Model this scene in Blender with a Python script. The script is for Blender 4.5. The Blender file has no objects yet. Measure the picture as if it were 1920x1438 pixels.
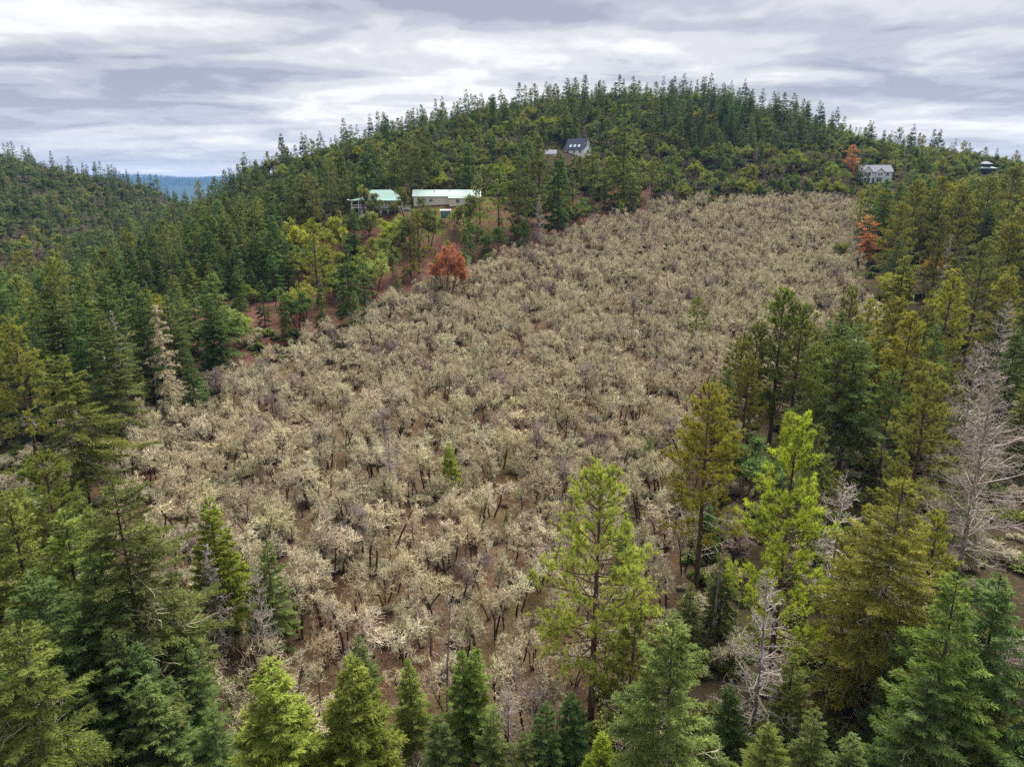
import bpy, math, time
import numpy as np
T0=time.time()
C=bpy.context.scene.collection
SC=bpy.context.scene
R=math.radians

# ---------------------------------------------------------------- camera, sky, sun, exposure
CAMZ=50.0; PITCH=R(15.7); F=1280.0
cam=bpy.data.cameras.new('camera'); camo=bpy.data.objects.new('camera',cam); C.objects.link(camo)
cam.sensor_width=36; cam.lens=24.0; cam.clip_start=0.5; cam.clip_end=30000
camo.location=(0,0,CAMZ); camo.rotation_euler=(R(90)-PITCH,0,0)
SC.camera=camo
SUN_EL=R(56); SUN_AZ=R(28)          # the bright part of the cloud deck, ahead and to one side
sl=bpy.data.lights.new('sun','SUN'); sl.energy=1.5; sl.angle=R(45); sl.color=(1,.97,.92)
so=bpy.data.objects.new('sun',sl); C.objects.link(so)
so.location=(60,60,160); so.rotation_euler=(R(90)-SUN_EL,0,math.pi-SUN_AZ)
SC.view_settings.view_transform='Standard'; SC.view_settings.look='None'
SC.view_settings.exposure=EXPOSURE=2.75; SC.view_settings.gamma=1
SC.view_settings.use_curve_mapping=False
SC.cycles.max_bounces=5; SC.cycles.diffuse_bounces=3; SC.cycles.transparent_max_bounces=8
SC.cycles.volume_bounces=0; SC.cycles.glossy_bounces=2; SC.cycles.transmission_bounces=3
SC.cycles.use_denoising=False; SC.cycles.denoiser='OPENIMAGEDENOISE'; SC.cycles.denoising_input_passes='RGB_ALBEDO_NORMAL'; SC.cycles.denoising_prefilter='ACCURATE'

w=bpy.data.worlds.new('World'); SC.world=w; w.use_nodes=True
def sky_world():
    nt=w.node_tree; N=nt.nodes; K=nt.links; N.clear()
    def mk(t,**k):
        n=N.new(t)
        for a,b in k.items(): setattr(n,a,b)
        return n
    def val(s,v): s.default_value=v
    def math_(op,a,b=None):
        n=mk('ShaderNodeMath',operation=op)
        for i,x in enumerate((a,b)):
            if x is None: continue
            if isinstance(x,(int,float)): n.inputs[i].default_value=x
            else: K.new(x,n.inputs[i])
        return n.outputs[0]
    tc=mk('ShaderNodeTexCoord'); sep=mk('ShaderNodeSeparateXYZ'); K.new(tc.outputs['Generated'],sep.inputs[0])
    # a flat cloud deck overhead: the view ray meets it at xy/z (eased near the horizon)
    zz=math_('ADD',math_('MAXIMUM',sep.outputs['Z'],0.0),0.11)
    cx=math_('DIVIDE',sep.outputs['X'],zz); cy=math_('DIVIDE',sep.outputs['Y'],zz)
    cmb=mk('ShaderNodeCombineXYZ'); K.new(cx,cmb.inputs[0]); K.new(cy,cmb.inputs[1])
    def layer(rot,scale,loc,nscale,detail,rough,dist):
        mp=mk('ShaderNodeMapping'); mp.inputs['Rotation'].default_value=(0,0,R(rot)); mp.inputs['Scale'].default_value=scale; mp.inputs['Location'].default_value=loc
        K.new(cmb.outputs[0],mp.inputs[0])
        n=mk('ShaderNodeTexNoise'); n.inputs['Scale'].default_value=nscale; n.inputs['Detail'].default_value=detail
        n.inputs['Roughness'].default_value=rough; n.inputs['Distortion'].default_value=dist
        K.new(mp.outputs[0],n.inputs['Vector']); return n.outputs['Fac']
    big=layer(SKY_R,(.46,1.0,1),SKY_A,.80,3,.5,.4)
    mid=layer(SKY_R-12,(.60,1.0,1),SKY_B,2.0,4,.5,.6)
    fine=layer(20,(1.0,.7,1),SKY_C,6.5,7,.6,.5)
    f=math_('ADD',math_('MULTIPLY',big,.58),math_('MULTIPLY',mid,.34)); f=math_('ADD',f,math_('MULTIPLY',fine,.11))
    rp=mk('ShaderNodeValToRGB'); e=rp.color_ramp.elements; rp.color_ramp.interpolation='EASE'
    e[0].position=.44; e[0].color=(.262,.262,.302,1); e[1].position=.625; e[1].color=(.65,.64,.63,1)
    m1=e.new(.49); m1.color=(.35,.35,.385,1); m2=e.new(.55); m2.color=(.48,.474,.478,1)
    K.new(f,rp.inputs[0])
    # thinner, brighter air low over the horizon
    hz=math_('POWER',math_('SUBTRACT',1.0,math_('MINIMUM',math_('MULTIPLY',math_('MAXIMUM',sep.outputs['Z'],0.0),7.0),1.0)),2.0)
    mix=mk('ShaderNodeMixRGB'); K.new(math_('MULTIPLY',hz,.55),mix.inputs[0]); K.new(rp.outputs[0],mix.inputs[1]); mix.inputs[2].default_value=(.58,.565,.57,1)
    sky=mk('ShaderNodeTexSky',sky_type='NISHITA'); sky.sun_disc=False; sky.sun_elevation=SUN_EL; sky.sun_rotation=SUN_AZ
    b1=mk('ShaderNodeBackground'); K.new(sky.outputs[0],b1.inputs[0]); b1.inputs[1].default_value=.08
    b2=mk('ShaderNodeBackground'); K.new(mix.outputs[0],b2.inputs[0]); b2.inputs[1].default_value=CLOUD
    ms=mk('ShaderNodeMixShader'); ms.inputs[0].default_value=.98
    K.new(b1.outputs[0],ms.inputs[1]); K.new(b2.outputs[0],ms.inputs[2])
    out=mk('ShaderNodeOutputWorld'); K.new(ms.outputs[0],out.inputs[0])
CLOUD=.235
SKY_R=40
SKY_A=(6.9,2.5,0); SKY_B=(8.4,3.2,0); SKY_C=(0,3,2)
sky_world()

DEBUG=False; HAZE_ON=True

# ---------------------------------------------------------------- terrain from what the photograph shows
def ray(px,py):
    px=np.asarray(px,float); py=np.asarray(py,float)
    u=(px-960)/F; v=(719-py)/F
    cp,sp=math.cos(PITCH),math.sin(PITCH)
    return np.stack([u, cp+v*sp, -sp+v*cp],-1)
def project(X,Y,Z):
    cp,sp=math.cos(PITCH),math.sin(PITCH)
    z=Z-CAMZ; f=Y*cp-z*sp; up=Y*sp+z*cp
    f=np.maximum(f,1e-3)
    return 960+F*X/f, 719-F*up/f, f
def at_depth(px,py,Y):
    d=ray(px,py); t=Y/d[...,1]
    return np.array([d[0]*t, Y, CAMZ+d[2]*t])
# ground seen at a pixel, with its distance judged from tree and house sizes
PIX=[(960,1438,50),(960,1250,63),(960,1000,86),(960,850,110),(960,720,143),(960,620,176),(960,540,212),(1000,480,250),
(500,1438,50),(1500,1438,50),(500,1050,80),(500,850,110),(420,740,136),(150,1438,50),(150,900,104),(1850,1438,49),
(300,630,158),(560,620,178),(700,570,197),(600,500,230),(700,440,255),(780,412,268),(720,398,278),(840,384,286),(930,395,275),(1000,470,246),
(1150,415,295),(1250,390,318),(1400,380,330),(1560,365,345),(1640,341,366),(1500,420,292),(1400,480,248),(1300,560,205),(1300,700,150),(1500,560,202),(1500,700,150),(1300,880,106),(1600,800,120),(1800,900,102),(1600,1050,80),(1850,650,160),(1750,480,235),(1850,400,290),
(820,335,335),(1075,295,385),(1240,330,380),(1000,335,350),
(820,250,505),(700,283,490),(620,306,475),(530,328,460),(450,346,440),
(960,217,535),(1100,203,550),(1250,197,550),(1400,213,535),(1500,247,520),(1620,281,490),(1750,305,460),(1850,326,440),(1950,338,430),
(1850,336,425)]
CTRL=[tuple(at_depth(*p)) for p in PIX]
W=CAMZ
CTRL+=[(-200,300,W-48),(-130,165,W-47),(-170,220,W-50),(-230,350,W-44),(-190,400,W-28),(-330,430,W-18),(-480,600,W+30),(-420,640,W+12),(-330,680,W-8),(-250,560,W-30),(-240,470,W-34),
(-600,560,W+55),(-650,760,W+50),(-450,820,W-10),(-250,720,W-60),(0,720,W+30),(100,740,W+35),(250,720,W+20),(450,650,W-10),(-120,600,W+10),(600,500,W-12),(500,300,W-20),(420,180,W-44),(300,60,W-55),(-300,60,W-56),(-350,200,W-40),(-480,330,W-10),(0,-60,W-58),(-250,-80,W-60),(250,-80,W-60),(0,10,W-53),(-100,20,W-54),(100,20,W-54),(700,250,W-40),(-700,250,W+0),(-700,0,W-40),(700,0,W-60),(-600,950,W-10),(0,950,W-30),(600,900,W-60)]
CTRL=np.array(CTRL)
def _phi(r2): return 0.5*r2*np.log(r2+1e-9)
S=100.0
def _solve():
    P=CTRL[:,:2]/S; z=CTRL[:,2]; n=len(P)
    K=_phi(((P[:,None]-P[None])**2).sum(-1))+np.eye(n)*0.03
    Q=np.c_[np.ones(n),P]
    A=np.block([[K,Q],[Q.T,np.zeros((3,3))]])
    return np.linalg.solve(A,np.r_[z,np.zeros(3)])
_W=_solve()
def _tps(X,Y):
    sh=np.shape(X); p=np.stack([np.ravel(X),np.ravel(Y)],-1)/S
    out=np.empty(len(p))
    for i in range(0,len(p),20000):
        q=p[i:i+20000]; K=_phi(((q[:,None]-CTRL[None,:,:2]/S)**2).sum(-1))
        out[i:i+20000]=K@_W[:-3]+_W[-3]+q@_W[-2:]
    return out.reshape(sh)
def sstep(a,b,x):
    t=np.clip((x-a)/(b-a),0,1); return t*t*(3-2*t)
def far_z(X,Y):
    r=-20+25*np.sin(X/900.+1.)*np.cos(Y/700.)
    # the blue ridge beyond the valley
    c=Y-8000-0.10*(X+4000)
    top=232+26*np.sin(X/1100.+2.9)+16*np.sin(X/420.)+8*np.sin(X/170.+1)
    return r+top*np.exp(-(c/1100.)**2)
def ground(X,Y):
    X=np.asarray(X,float); Y=np.asarray(Y,float)
    core=_tps(np.clip(X,-800,800),np.clip(Y,-200,1050))
    o=np.maximum(np.maximum(np.abs(X)-600,Y-850),np.maximum(-120-Y,0))
    b=sstep(0,500,o)
    n=.45*np.sin(X/7.3+1.3*np.sin(Y/11.))*np.cos(Y/6.1+.7)+.8*np.sin(X/23.+.5)*np.sin(Y/19.+1.1)+.25*np.sin(X/2.9+Y/3.7)
    return core*(1-b)+far_z(X,Y)*b+n
def hit(px,py,tmax=1200.):
    d=ray(px,py); t=np.arange(25,tmax,.5)
    g=CAMZ+d[2]*t-ground(d[0]*t,d[1]*t)
    k=np.argmax(g<0) if (g<0).any() else len(t)-1
    k=max(k,1); f=g[k-1]/(g[k-1]-g[k]+1e-9); tt=t[k-1]+.5*np.clip(f,0,1)
    return np.array([d[0]*tt,d[1]*tt,float(ground(d[0]*tt,d[1]*tt))])

# ---------------------------------------------------------------- materials
MATS={}
def new_mat(name):
    m=bpy.data.materials.new(name); m.use_nodes=True; m.node_tree.nodes.clear(); MATS[name]=m
    return m,m.node_tree.nodes,m.node_tree.links
def lin(r,g,b): return (r,g,b,1)
def foliage(name,c1,c2,spread=(.78,1.22),hue=.02,trans=.22,scale=.55,warm=None):
    """leaves or needles: two colours by leaf, a shift by tree, patches through the crown"""
    m,N,K=new_mat(name)
    at=N.new('ShaderNodeAttribute'); at.attribute_name='v'
    mx=N.new('ShaderNodeMixRGB'); mx.inputs[1].default_value=lin(*c1); mx.inputs[2].default_value=lin(*c2); K.new(at.outputs['Fac'],mx.inputs[0])
    oi=N.new('ShaderNodeObjectInfo')
    tc=N.new('ShaderNodeTexCoord'); nz=N.new('ShaderNodeTexNoise'); nz.inputs['Scale'].default_value=scale; nz.inputs['Detail'].default_value=2
    K.new(tc.outputs['Object'],nz.inputs['Vector'])
    mr=N.new('ShaderNodeMapRange'); K.new(oi.outputs['Random'],mr.inputs[0]); mr.inputs[3].default_value=spread[0]; mr.inputs[4].default_value=spread[1]
    mr2=N.new('ShaderNodeMapRange'); K.new(nz.outputs['Fac'],mr2.inputs[0]); mr2.inputs[1].default_value=.3; mr2.inputs[2].default_value=.7; mr2.inputs[3].default_value=.72; mr2.inputs[4].default_value=1.28
    mu=N.new('ShaderNodeMath'); mu.operation='MULTIPLY'; K.new(mr.outputs[0],mu.inputs[0]); K.new(mr2.outputs[0],mu.inputs[1])
    r2=N.new('ShaderNodeMath'); r2.operation='MULTIPLY'; K.new(oi.outputs['Random'],r2.inputs[0]); r2.inputs[1].default_value=7.31
    fr=N.new('ShaderNodeMath'); fr.operation='FRACT'; K.new(r2.outputs[0],fr.inputs[0])
    mh=N.new('ShaderNodeMapRange'); K.new(fr.outputs[0],mh.inputs[0]); mh.inputs[3].default_value=.5-hue; mh.inputs[4].default_value=.5+hue
    hs=N.new('ShaderNodeHueSaturation'); K.new(mh.outputs[0],hs.inputs['Hue']); K.new(mu.outputs[0],hs.inputs['Value']); K.new(mx.outputs[0],hs.inputs['Color'])
    tn=N.new('ShaderNodeMixRGB'); tn.blend_type='MULTIPLY'; tn.inputs[0].default_value=1; K.new(hs.outputs[0],tn.inputs[1]); K.new(oi.outputs['Color'],tn.inputs[2])
    d=N.new('ShaderNodeBsdfDiffuse'); K.new(tn.outputs[0],d.inputs[0])
    o=N.new('ShaderNodeOutputMaterial')
    if trans>0:
        t=N.new('ShaderNodeBsdfTranslucent'); K.new(tn.outputs[0],t.inputs[0])
        ms=N.new('ShaderNodeMixShader'); ms.inputs[0].default_value=trans; K.new(d.outputs[0],ms.inputs[1]); K.new(t.outputs[0],ms.inputs[2]); K.new(ms.outputs[0],o.inputs[0])
    else: K.new(d.outputs[0],o.inputs[0])
    return m
def bark(name,c1,c2,scale=3.0,stretch=.25):
    m,N,K=new_mat(name)
    tc=N.new('ShaderNodeTexCoord'); mp=N.new('ShaderNodeMapping'); mp.inputs['Scale'].default_value=(1,1,stretch); K.new(tc.outputs['Object'],mp.inputs[0])
    nz=N.new('ShaderNodeTexNoise'); nz.inputs['Scale'].default_value=scale; nz.inputs['Detail'].default_value=5; K.new(mp.outputs[0],nz.inputs['Vector'])
    rp=N.new('ShaderNodeValToRGB'); e=rp.color_ramp.elements; e[0].position=.35; e[0].color=lin(*c1); e[1].position=.68; e[1].color=lin(*c2); K.new(nz.outputs['Fac'],rp.inputs[0])
    oi=N.new('ShaderNodeObjectInfo')
    tn=N.new('ShaderNodeMixRGB'); tn.blend_type='MULTIPLY'; tn.inputs[0].default_value=1; K.new(rp.outputs[0],tn.inputs[1]); K.new(oi.outputs['Color'],tn.inputs[2])
    b=N.new('ShaderNodeBump'); b.inputs['Strength'].default_value=.5; b.inputs['Distance'].default_value=.05; K.new(nz.outputs['Fac'],b.inputs['Height'])
    p=N.new('ShaderNodeBsdfPrincipled'); p.inputs['Roughness'].default_value=.9; p.inputs['Specular IOR Level'].default_value=.15
    K.new(tn.outputs[0],p.inputs['Base Color']); K.new(b.outputs[0],p.inputs['Normal'])
    o=N.new('ShaderNodeOutputMaterial'); K.new(p.outputs[0],o.inputs[0]); return m
def paint(name,c,rough=.6,scale=1.5,var=.12,metal=0,stretch=(1,1,.3)):
    m,N,K=new_mat(name)
    tc=N.new('ShaderNodeTexCoord'); mp=N.new('ShaderNodeMapping'); mp.inputs['Scale'].default_value=stretch; K.new(tc.outputs['Object'],mp.inputs[0])
    nz=N.new('ShaderNodeTexNoise'); nz.inputs['Scale'].default_value=scale; nz.inputs['Detail'].default_value=5; K.new(mp.outputs[0],nz.inputs['Vector'])
    mx=N.new('ShaderNodeMixRGB'); K.new(nz.outputs['Fac'],mx.inputs[0])
    mx.inputs[1].default_value=lin(*[x*(1-var) for x in c]); mx.inputs[2].default_value=lin(*[min(1,x*(1+var)) for x in c])
    p=N.new('ShaderNodeBsdfPrincipled'); p.inputs['Roughness'].default_value=rough; p.inputs['Metallic'].default_value=metal; K.new(mx.outputs[0],p.inputs['Base Color'])
    o=N.new('ShaderNodeOutputMaterial'); K.new(p.outputs[0],o.inputs[0]); return m
FIR=foliage('fir_needles',(.078,.118,.036),(.235,.275,.085),trans=.34)
PINE=foliage('pine_needles',(.115,.148,.038),(.29,.31,.088),trans=.38)
MADL=foliage('madrone_leaves',(.105,.145,.036),(.31,.34,.10),scale=.8)
ORANGE=foliage('dead_leaves',(.27,.125,.058),(.52,.275,.145),hue=.008,trans=.25)
LICH=foliage('lichen_twigs',(.18,.145,.092),(.73,.665,.45),spread=(.80,1.12),hue=.016,trans=.0)
GREYT=foliage('grey_twigs',(.15,.12,.10),(.34,.285,.24),spread=(.85,1.15),hue=.01,trans=.0)
SNAGW=foliage('snag_wood',(.22,.195,.175),(.58,.54,.495),spread=(.9,1.1),hue=.008,trans=.0)
OAKB=bark('oak_bark',(.022,.018,.012),(.085,.066,.038))
FIRB=bark('fir_bark',(.035,.027,.022),(.12,.095,.078))
PINEB=bark('pine_bark',(.055,.036,.026),(.16,.10,.07))
MADB=bark('madrone_bark',(.05,.030,.020),(.16,.085,.05))
SNAGB=bark('snag_bark',(.13,.11,.10),(.36,.33,.31))
LOGW=bark('log_wood',(.10,.08,.065),(.30,.26,.22))

def ground_mat():
    m,N,K=new_mat('hillside_ground')
    tc=N.new('ShaderNodeTexCoord')
    def nz(scale,detail,rough=.55,dist=0):
        n=N.new('ShaderNodeTexNoise'); n.inputs['Scale'].default_value=scale; n.inputs['Detail'].default_value=detail; n.inputs['Roughness'].default_value=rough; n.inputs['Distortion'].default_value=dist
        K.new(tc.outputs['Object'],n.inputs['Vector']); return n.outputs['Fac']
    def ramp(f,a,b,ca,cb):
        r=N.new('ShaderNodeValToRGB'); e=r.color_ramp.elements; e[0].position=a; e[0].color=lin(*ca); e[1].position=b; e[1].color=lin(*cb); K.new(f,r.inputs[0]); return r.outputs[0]
    def mix(f,a,b):
        n=N.new('ShaderNodeMixRGB')
        for s,x in zip(n.inputs,(f,a,b)):
            if isinstance(x,tuple): s.default_value=lin(*x)
            elif isinstance(x,float): s.default_value=x
            else: K.new(x,s)
        return n.outputs[0]
    def attr(a):
        n=N.new('ShaderNodeAttribute'); n.attribute_name=a; return n.outputs['Fac']
    def mul(a,b):
        n=N.new('ShaderNodeMath'); n.operation='MULTIPLY'
        for s,x in zip(n.inputs,(a,b)):
            if isinstance(x,float): s.default_value=x
            else: K.new(x,s)
        return n.outputs[0]
    white=((0,0,0),(1,1,1))
    leafy=ramp(nz(3.2,8,.75),.35,.68,(.045,.027,.016),(.165,.098,.060))
    dry=ramp(nz(2.1,8,.75),.35,.7,(.075,.050,.030),(.235,.17,.105))
    moss=ramp(nz(1.6,7,.7),.35,.7,(.055,.045,.016),(.155,.125,.045))
    base=mix(ramp(nz(.07,4,.6),.42,.60,*white),leafy,dry)
    base=mix(mul(ramp(nz(.11,4,.6,.6),.50,.66,*white),.8),base,moss)
    soil=ramp(nz(1.2,8,.7),.34,.7,(.050,.027,.020),(.17,.088,.062))
    base=mix(attr('soil'),base,soil)
    grass=ramp(nz(1.4,8,.75),.35,.68,(.055,.066,.016),(.135,.150,.042))
    g=mul(attr('grass'),ramp(nz(.16,5,.6),.44,.60,*white))
    base=mix(g,base,grass)
    duff=ramp(nz(2.0,8,.7),.35,.7,(.022,.020,.012),(.075,.060,.034))
    base=mix(attr('duff'),base,duff)
    wood=ramp(nz(.02,6,.7),.35,.7,(.03,.05,.028),(.055,.085,.045))
    base=mix(attr('wood'),base,wood)
    b=N.new('ShaderNodeBump'); b.inputs['Strength'].default_value=.8; b.inputs['Distance'].default_value=.25; K.new(nz(2.6,8,.75),b.inputs['Height'])
    d=N.new('ShaderNodeBsdfDiffuse'); K.new(base,d.inputs[0]); K.new(b.outputs[0],d.inputs['Normal'])
    o=N.new('ShaderNodeOutputMaterial'); K.new(d.outputs[0],o.inputs[0]); return m
GROUND=ground_mat()

# ---------------------------------------------------------------- mesh helpers
def norm(v): return v/np.maximum(np.linalg.norm(v,axis=-1,keepdims=True),1e-9)
class Geo:
    def __init__(s): s.V=[];s.F=[];s.v=[];s.n=0
    def add(s,V,F,v):
        s.V.append(V); s.F.append(F+s.n); s.v.append(np.broadcast_to(np.asarray(v,float),(len(F),)) if np.ndim(v)==0 else v); s.n+=len(V)
    def arrays(s): return np.concatenate(s.V),np.concatenate(s.F),np.concatenate(s.v)
def tri_mesh(name,V,F,v=None,mats=(),mi=None):
    me=bpy.data.meshes.new(name); n=len(V); m=len(F)
    me.vertices.add(n); me.vertices.foreach_set('co',np.ascontiguousarray(V,dtype=np.float32).ravel())
    me.loops.add(3*m); me.loops.foreach_set('vertex_index',np.ascontiguousarray(F,dtype=np.int32).ravel())
    me.polygons.add(m); me.polygons.foreach_set('loop_start',np.arange(0,3*m,3,dtype=np.int32))
    if v is not None:
        a=me.attributes.new('v','FLOAT','FACE'); a.data.foreach_set('value',np.asarray(v,dtype=np.float32))
    for x in mats: me.materials.append(x)
    if mi is not None: me.polygons.foreach_set('material_index',np.asarray(mi,dtype=np.int32))
    me.update(calc_edges=True)
    return me
def tubes(P0,P1,R0,R1,k):
    P0=P0.reshape(-1,3);P1=P1.reshape(-1,3);R0=R0.ravel();R1=R1.ravel(); n=len(P0)
    D=norm(P1-P0); ref=np.where(np.abs(D[:,2:])<.9,[[0,0,1.]],[[1.,0,0]])
    A=norm(np.cross(D,ref)); B=np.cross(D,A); an=np.arange(k)*2*np.pi/k
    ring=A[:,None]*np.cos(an)[None,:,None]+B[:,None]*np.sin(an)[None,:,None]
    V=np.concatenate([P0[:,None]+ring*R0[:,None,None],P1[:,None]+ring*R1[:,None,None]],1).reshape(-1,3)
    j=np.arange(k); j2=(j+1)%k
    f=np.concatenate([np.stack([j,j2,k+j2],-1),np.stack([j,k+j2,k+j],-1)])
    F=(np.arange(n)[:,None,None]*2*k+f[None]).reshape(-1,3)
    return V,F
def path(g,pts,rad,k,v):
    """polylines (n,m,3) as tubes; v per polyline"""
    V,F=tubes(pts[:,:-1],pts[:,1:],rad[:,:-1],rad[:,1:],k); n,m=pts.shape[:2]
    vv=np.broadcast_to(np.asarray(v,float).reshape(-1,1) if np.ndim(v) else np.full((n,1),v),(n,(m-1)*2*k)).ravel()
    g.add(V,F,vv)
def blades(g,O,D,Nn,L,W,v):
    """thin leaf or needle-spray triangles"""
    D=norm(D); S=norm(np.cross(D,Nn)); W=np.asarray(W).reshape(-1,1); L=np.asarray(L).reshape(-1,1)
    V=np.stack([O-S*W*.5,O+S*W*.5,O+D*L],1).reshape(-1,3)
    g.add(V,np.arange(len(V)).reshape(-1,3),v)
def leaves(g,O,D,Nn,L,W,v):
    """broad leaves: a diamond of two triangles, folded at the midrib"""
    D=norm(D); S=norm(np.cross(D,Nn)); W=np.asarray(W).reshape(-1,1); L=np.asarray(L).reshape(-1,1); up=norm(np.cross(S,D))
    mid=O+D*L*.5
    V=np.stack([O,mid-S*W*.5+up*W*.15,O+D*L,mid+S*W*.5+up*W*.15],1).reshape(-1,3)
    b=np.arange(len(O))[:,None]*4
    g.add(V,np.concatenate([b+[0,1,2],b+[0,2,3]]),np.concatenate([v,v]))
def grow(rng,P,D,L,Rr,nseg,wob,up,taper=.4):
    n=len(P); pts=[P]; rad=[Rr]; d=norm(D)
    for s in range(nseg):
        d=norm(d+rng.normal(0,wob,(n,3))+np.array([0,0,up])); P=P+d*(L/nseg)[:,None]
        pts.append(P); rad.append(Rr*(1-(1-taper)*(s+1)/nseg))
    return np.stack(pts,1),np.stack(rad,1)
def spawn(rng,pts,rad,L,k,u0,u1,ang,lr,rr):
    n,m,_=pts.shape; u=u0+(u1-u0)*(np.arange(k)[None]+rng.random((n,k)))/k
    s=u*(m-1); i=np.minimum(s.astype(int),m-2); f=(s-i)[...,None]; ar=np.arange(n)[:,None]
    a=pts[ar,i]; b=pts[ar,i+1]; p=a*(1-f)+b*f; t=norm(b-a); r=rad[ar,i]*(1-f[...,0])+rad[ar,i+1]*f[...,0]
    e=norm(np.cross(t,rng.normal(0,1,t.shape))); an=np.radians(rng.normal(ang,ang*.22,(n,k)))[...,None]
    d=t*np.cos(an)+e*np.sin(an)
    l=L[:,None]*rng.uniform(lr[0],lr[1],(n,k))*(1.15-.35*u)
    return p.reshape(-1,3),d.reshape(-1,3),l.ravel(),(r*rr).ravel()

# ---------------------------------------------------------------- tree kinds: each returns {part: (V,F,v)}
def oak(h,stems,seed,lean=.22,twig=1.0):
    rng=np.random.default_rng(seed); T=Geo(); Cn=Geo()
    a=rng.uniform(0,6.28,stems)+np.arange(stems)*6.28/stems; ln=rng.uniform(.3,1,stems)*lean*(1.5 if stems>1 else 1)
    P=np.stack([np.cos(a)*.22*(stems>1),np.sin(a)*.22*(stems>1),np.full(stems,-.35)],-1)
    D=np.stack([np.cos(a)*ln,np.sin(a)*ln,np.ones(stems)],-1); L=h*rng.uniform(.60,.74,stems); Rr=np.full(stems,h*.0125+.03)
    p0,r0=grow(rng,P,D,L,Rr,6,.10,.03,.55); path(T,p0,r0,6,.5)
    P,D,l1,R1=spawn(rng,p0,r0,L,6 if stems<2 else 4,.54,1,40,(.20,.42),.62); p1,r1=grow(rng,P,D,l1,R1,4,.20,.10,.5); path(T,p1[:,:3],r1[:,:3],4,.5); path(Cn,p1[:,2:],r1[:,2:]*1.1,4,rng.uniform(0,.5,len(p1)))
    P,D,l2,R2=spawn(rng,p1,r1,l1,4,.2,1,48,(.45,.85),.62); p2,r2=grow(rng,P,D,l2,np.maximum(R2,.030),3,.26,.10,.6); path(Cn,p2,r2,3,rng.uniform(.0,.8,len(p2)))
    P,D,l3,R3=spawn(rng,p2,r2,l2,3,.15,1,52,(.5,1.0),.7); l3=np.maximum(l3,.42); p3,r3=grow(rng,P,D,l3,np.maximum(R3,.030),3,.30,.10,.7); path(Cn,p3,r3,3,rng.uniform(.15,1,len(p3)))
    k4=max(2,int(round(5*twig)))
    P,D,l4,R4=spawn(rng,p3,r3,l3,k4,.15,1,55,(.5,.95),.8); l4=np.maximum(l4,.34); p4,r4=grow(rng,P,D,l4,np.full(len(P),.0195),2,.34,.08,.6); path(Cn,p4,r4,3,rng.uniform(.35,.95,len(p4)))
    q=np.concatenate([p3.reshape(-1,3),p4.reshape(-1,3)]); q=q[rng.random(len(q))<.18*twig]; n=len(q)
    blades(Cn,q,rng.normal(0,1,(n,3)),rng.normal(0,1,(n,3)),rng.uniform(.12,.24,n),rng.uniform(.035,.07,n),rng.uniform(.45,1,n))
    return dict(trunk=T,crown=Cn)
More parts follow.
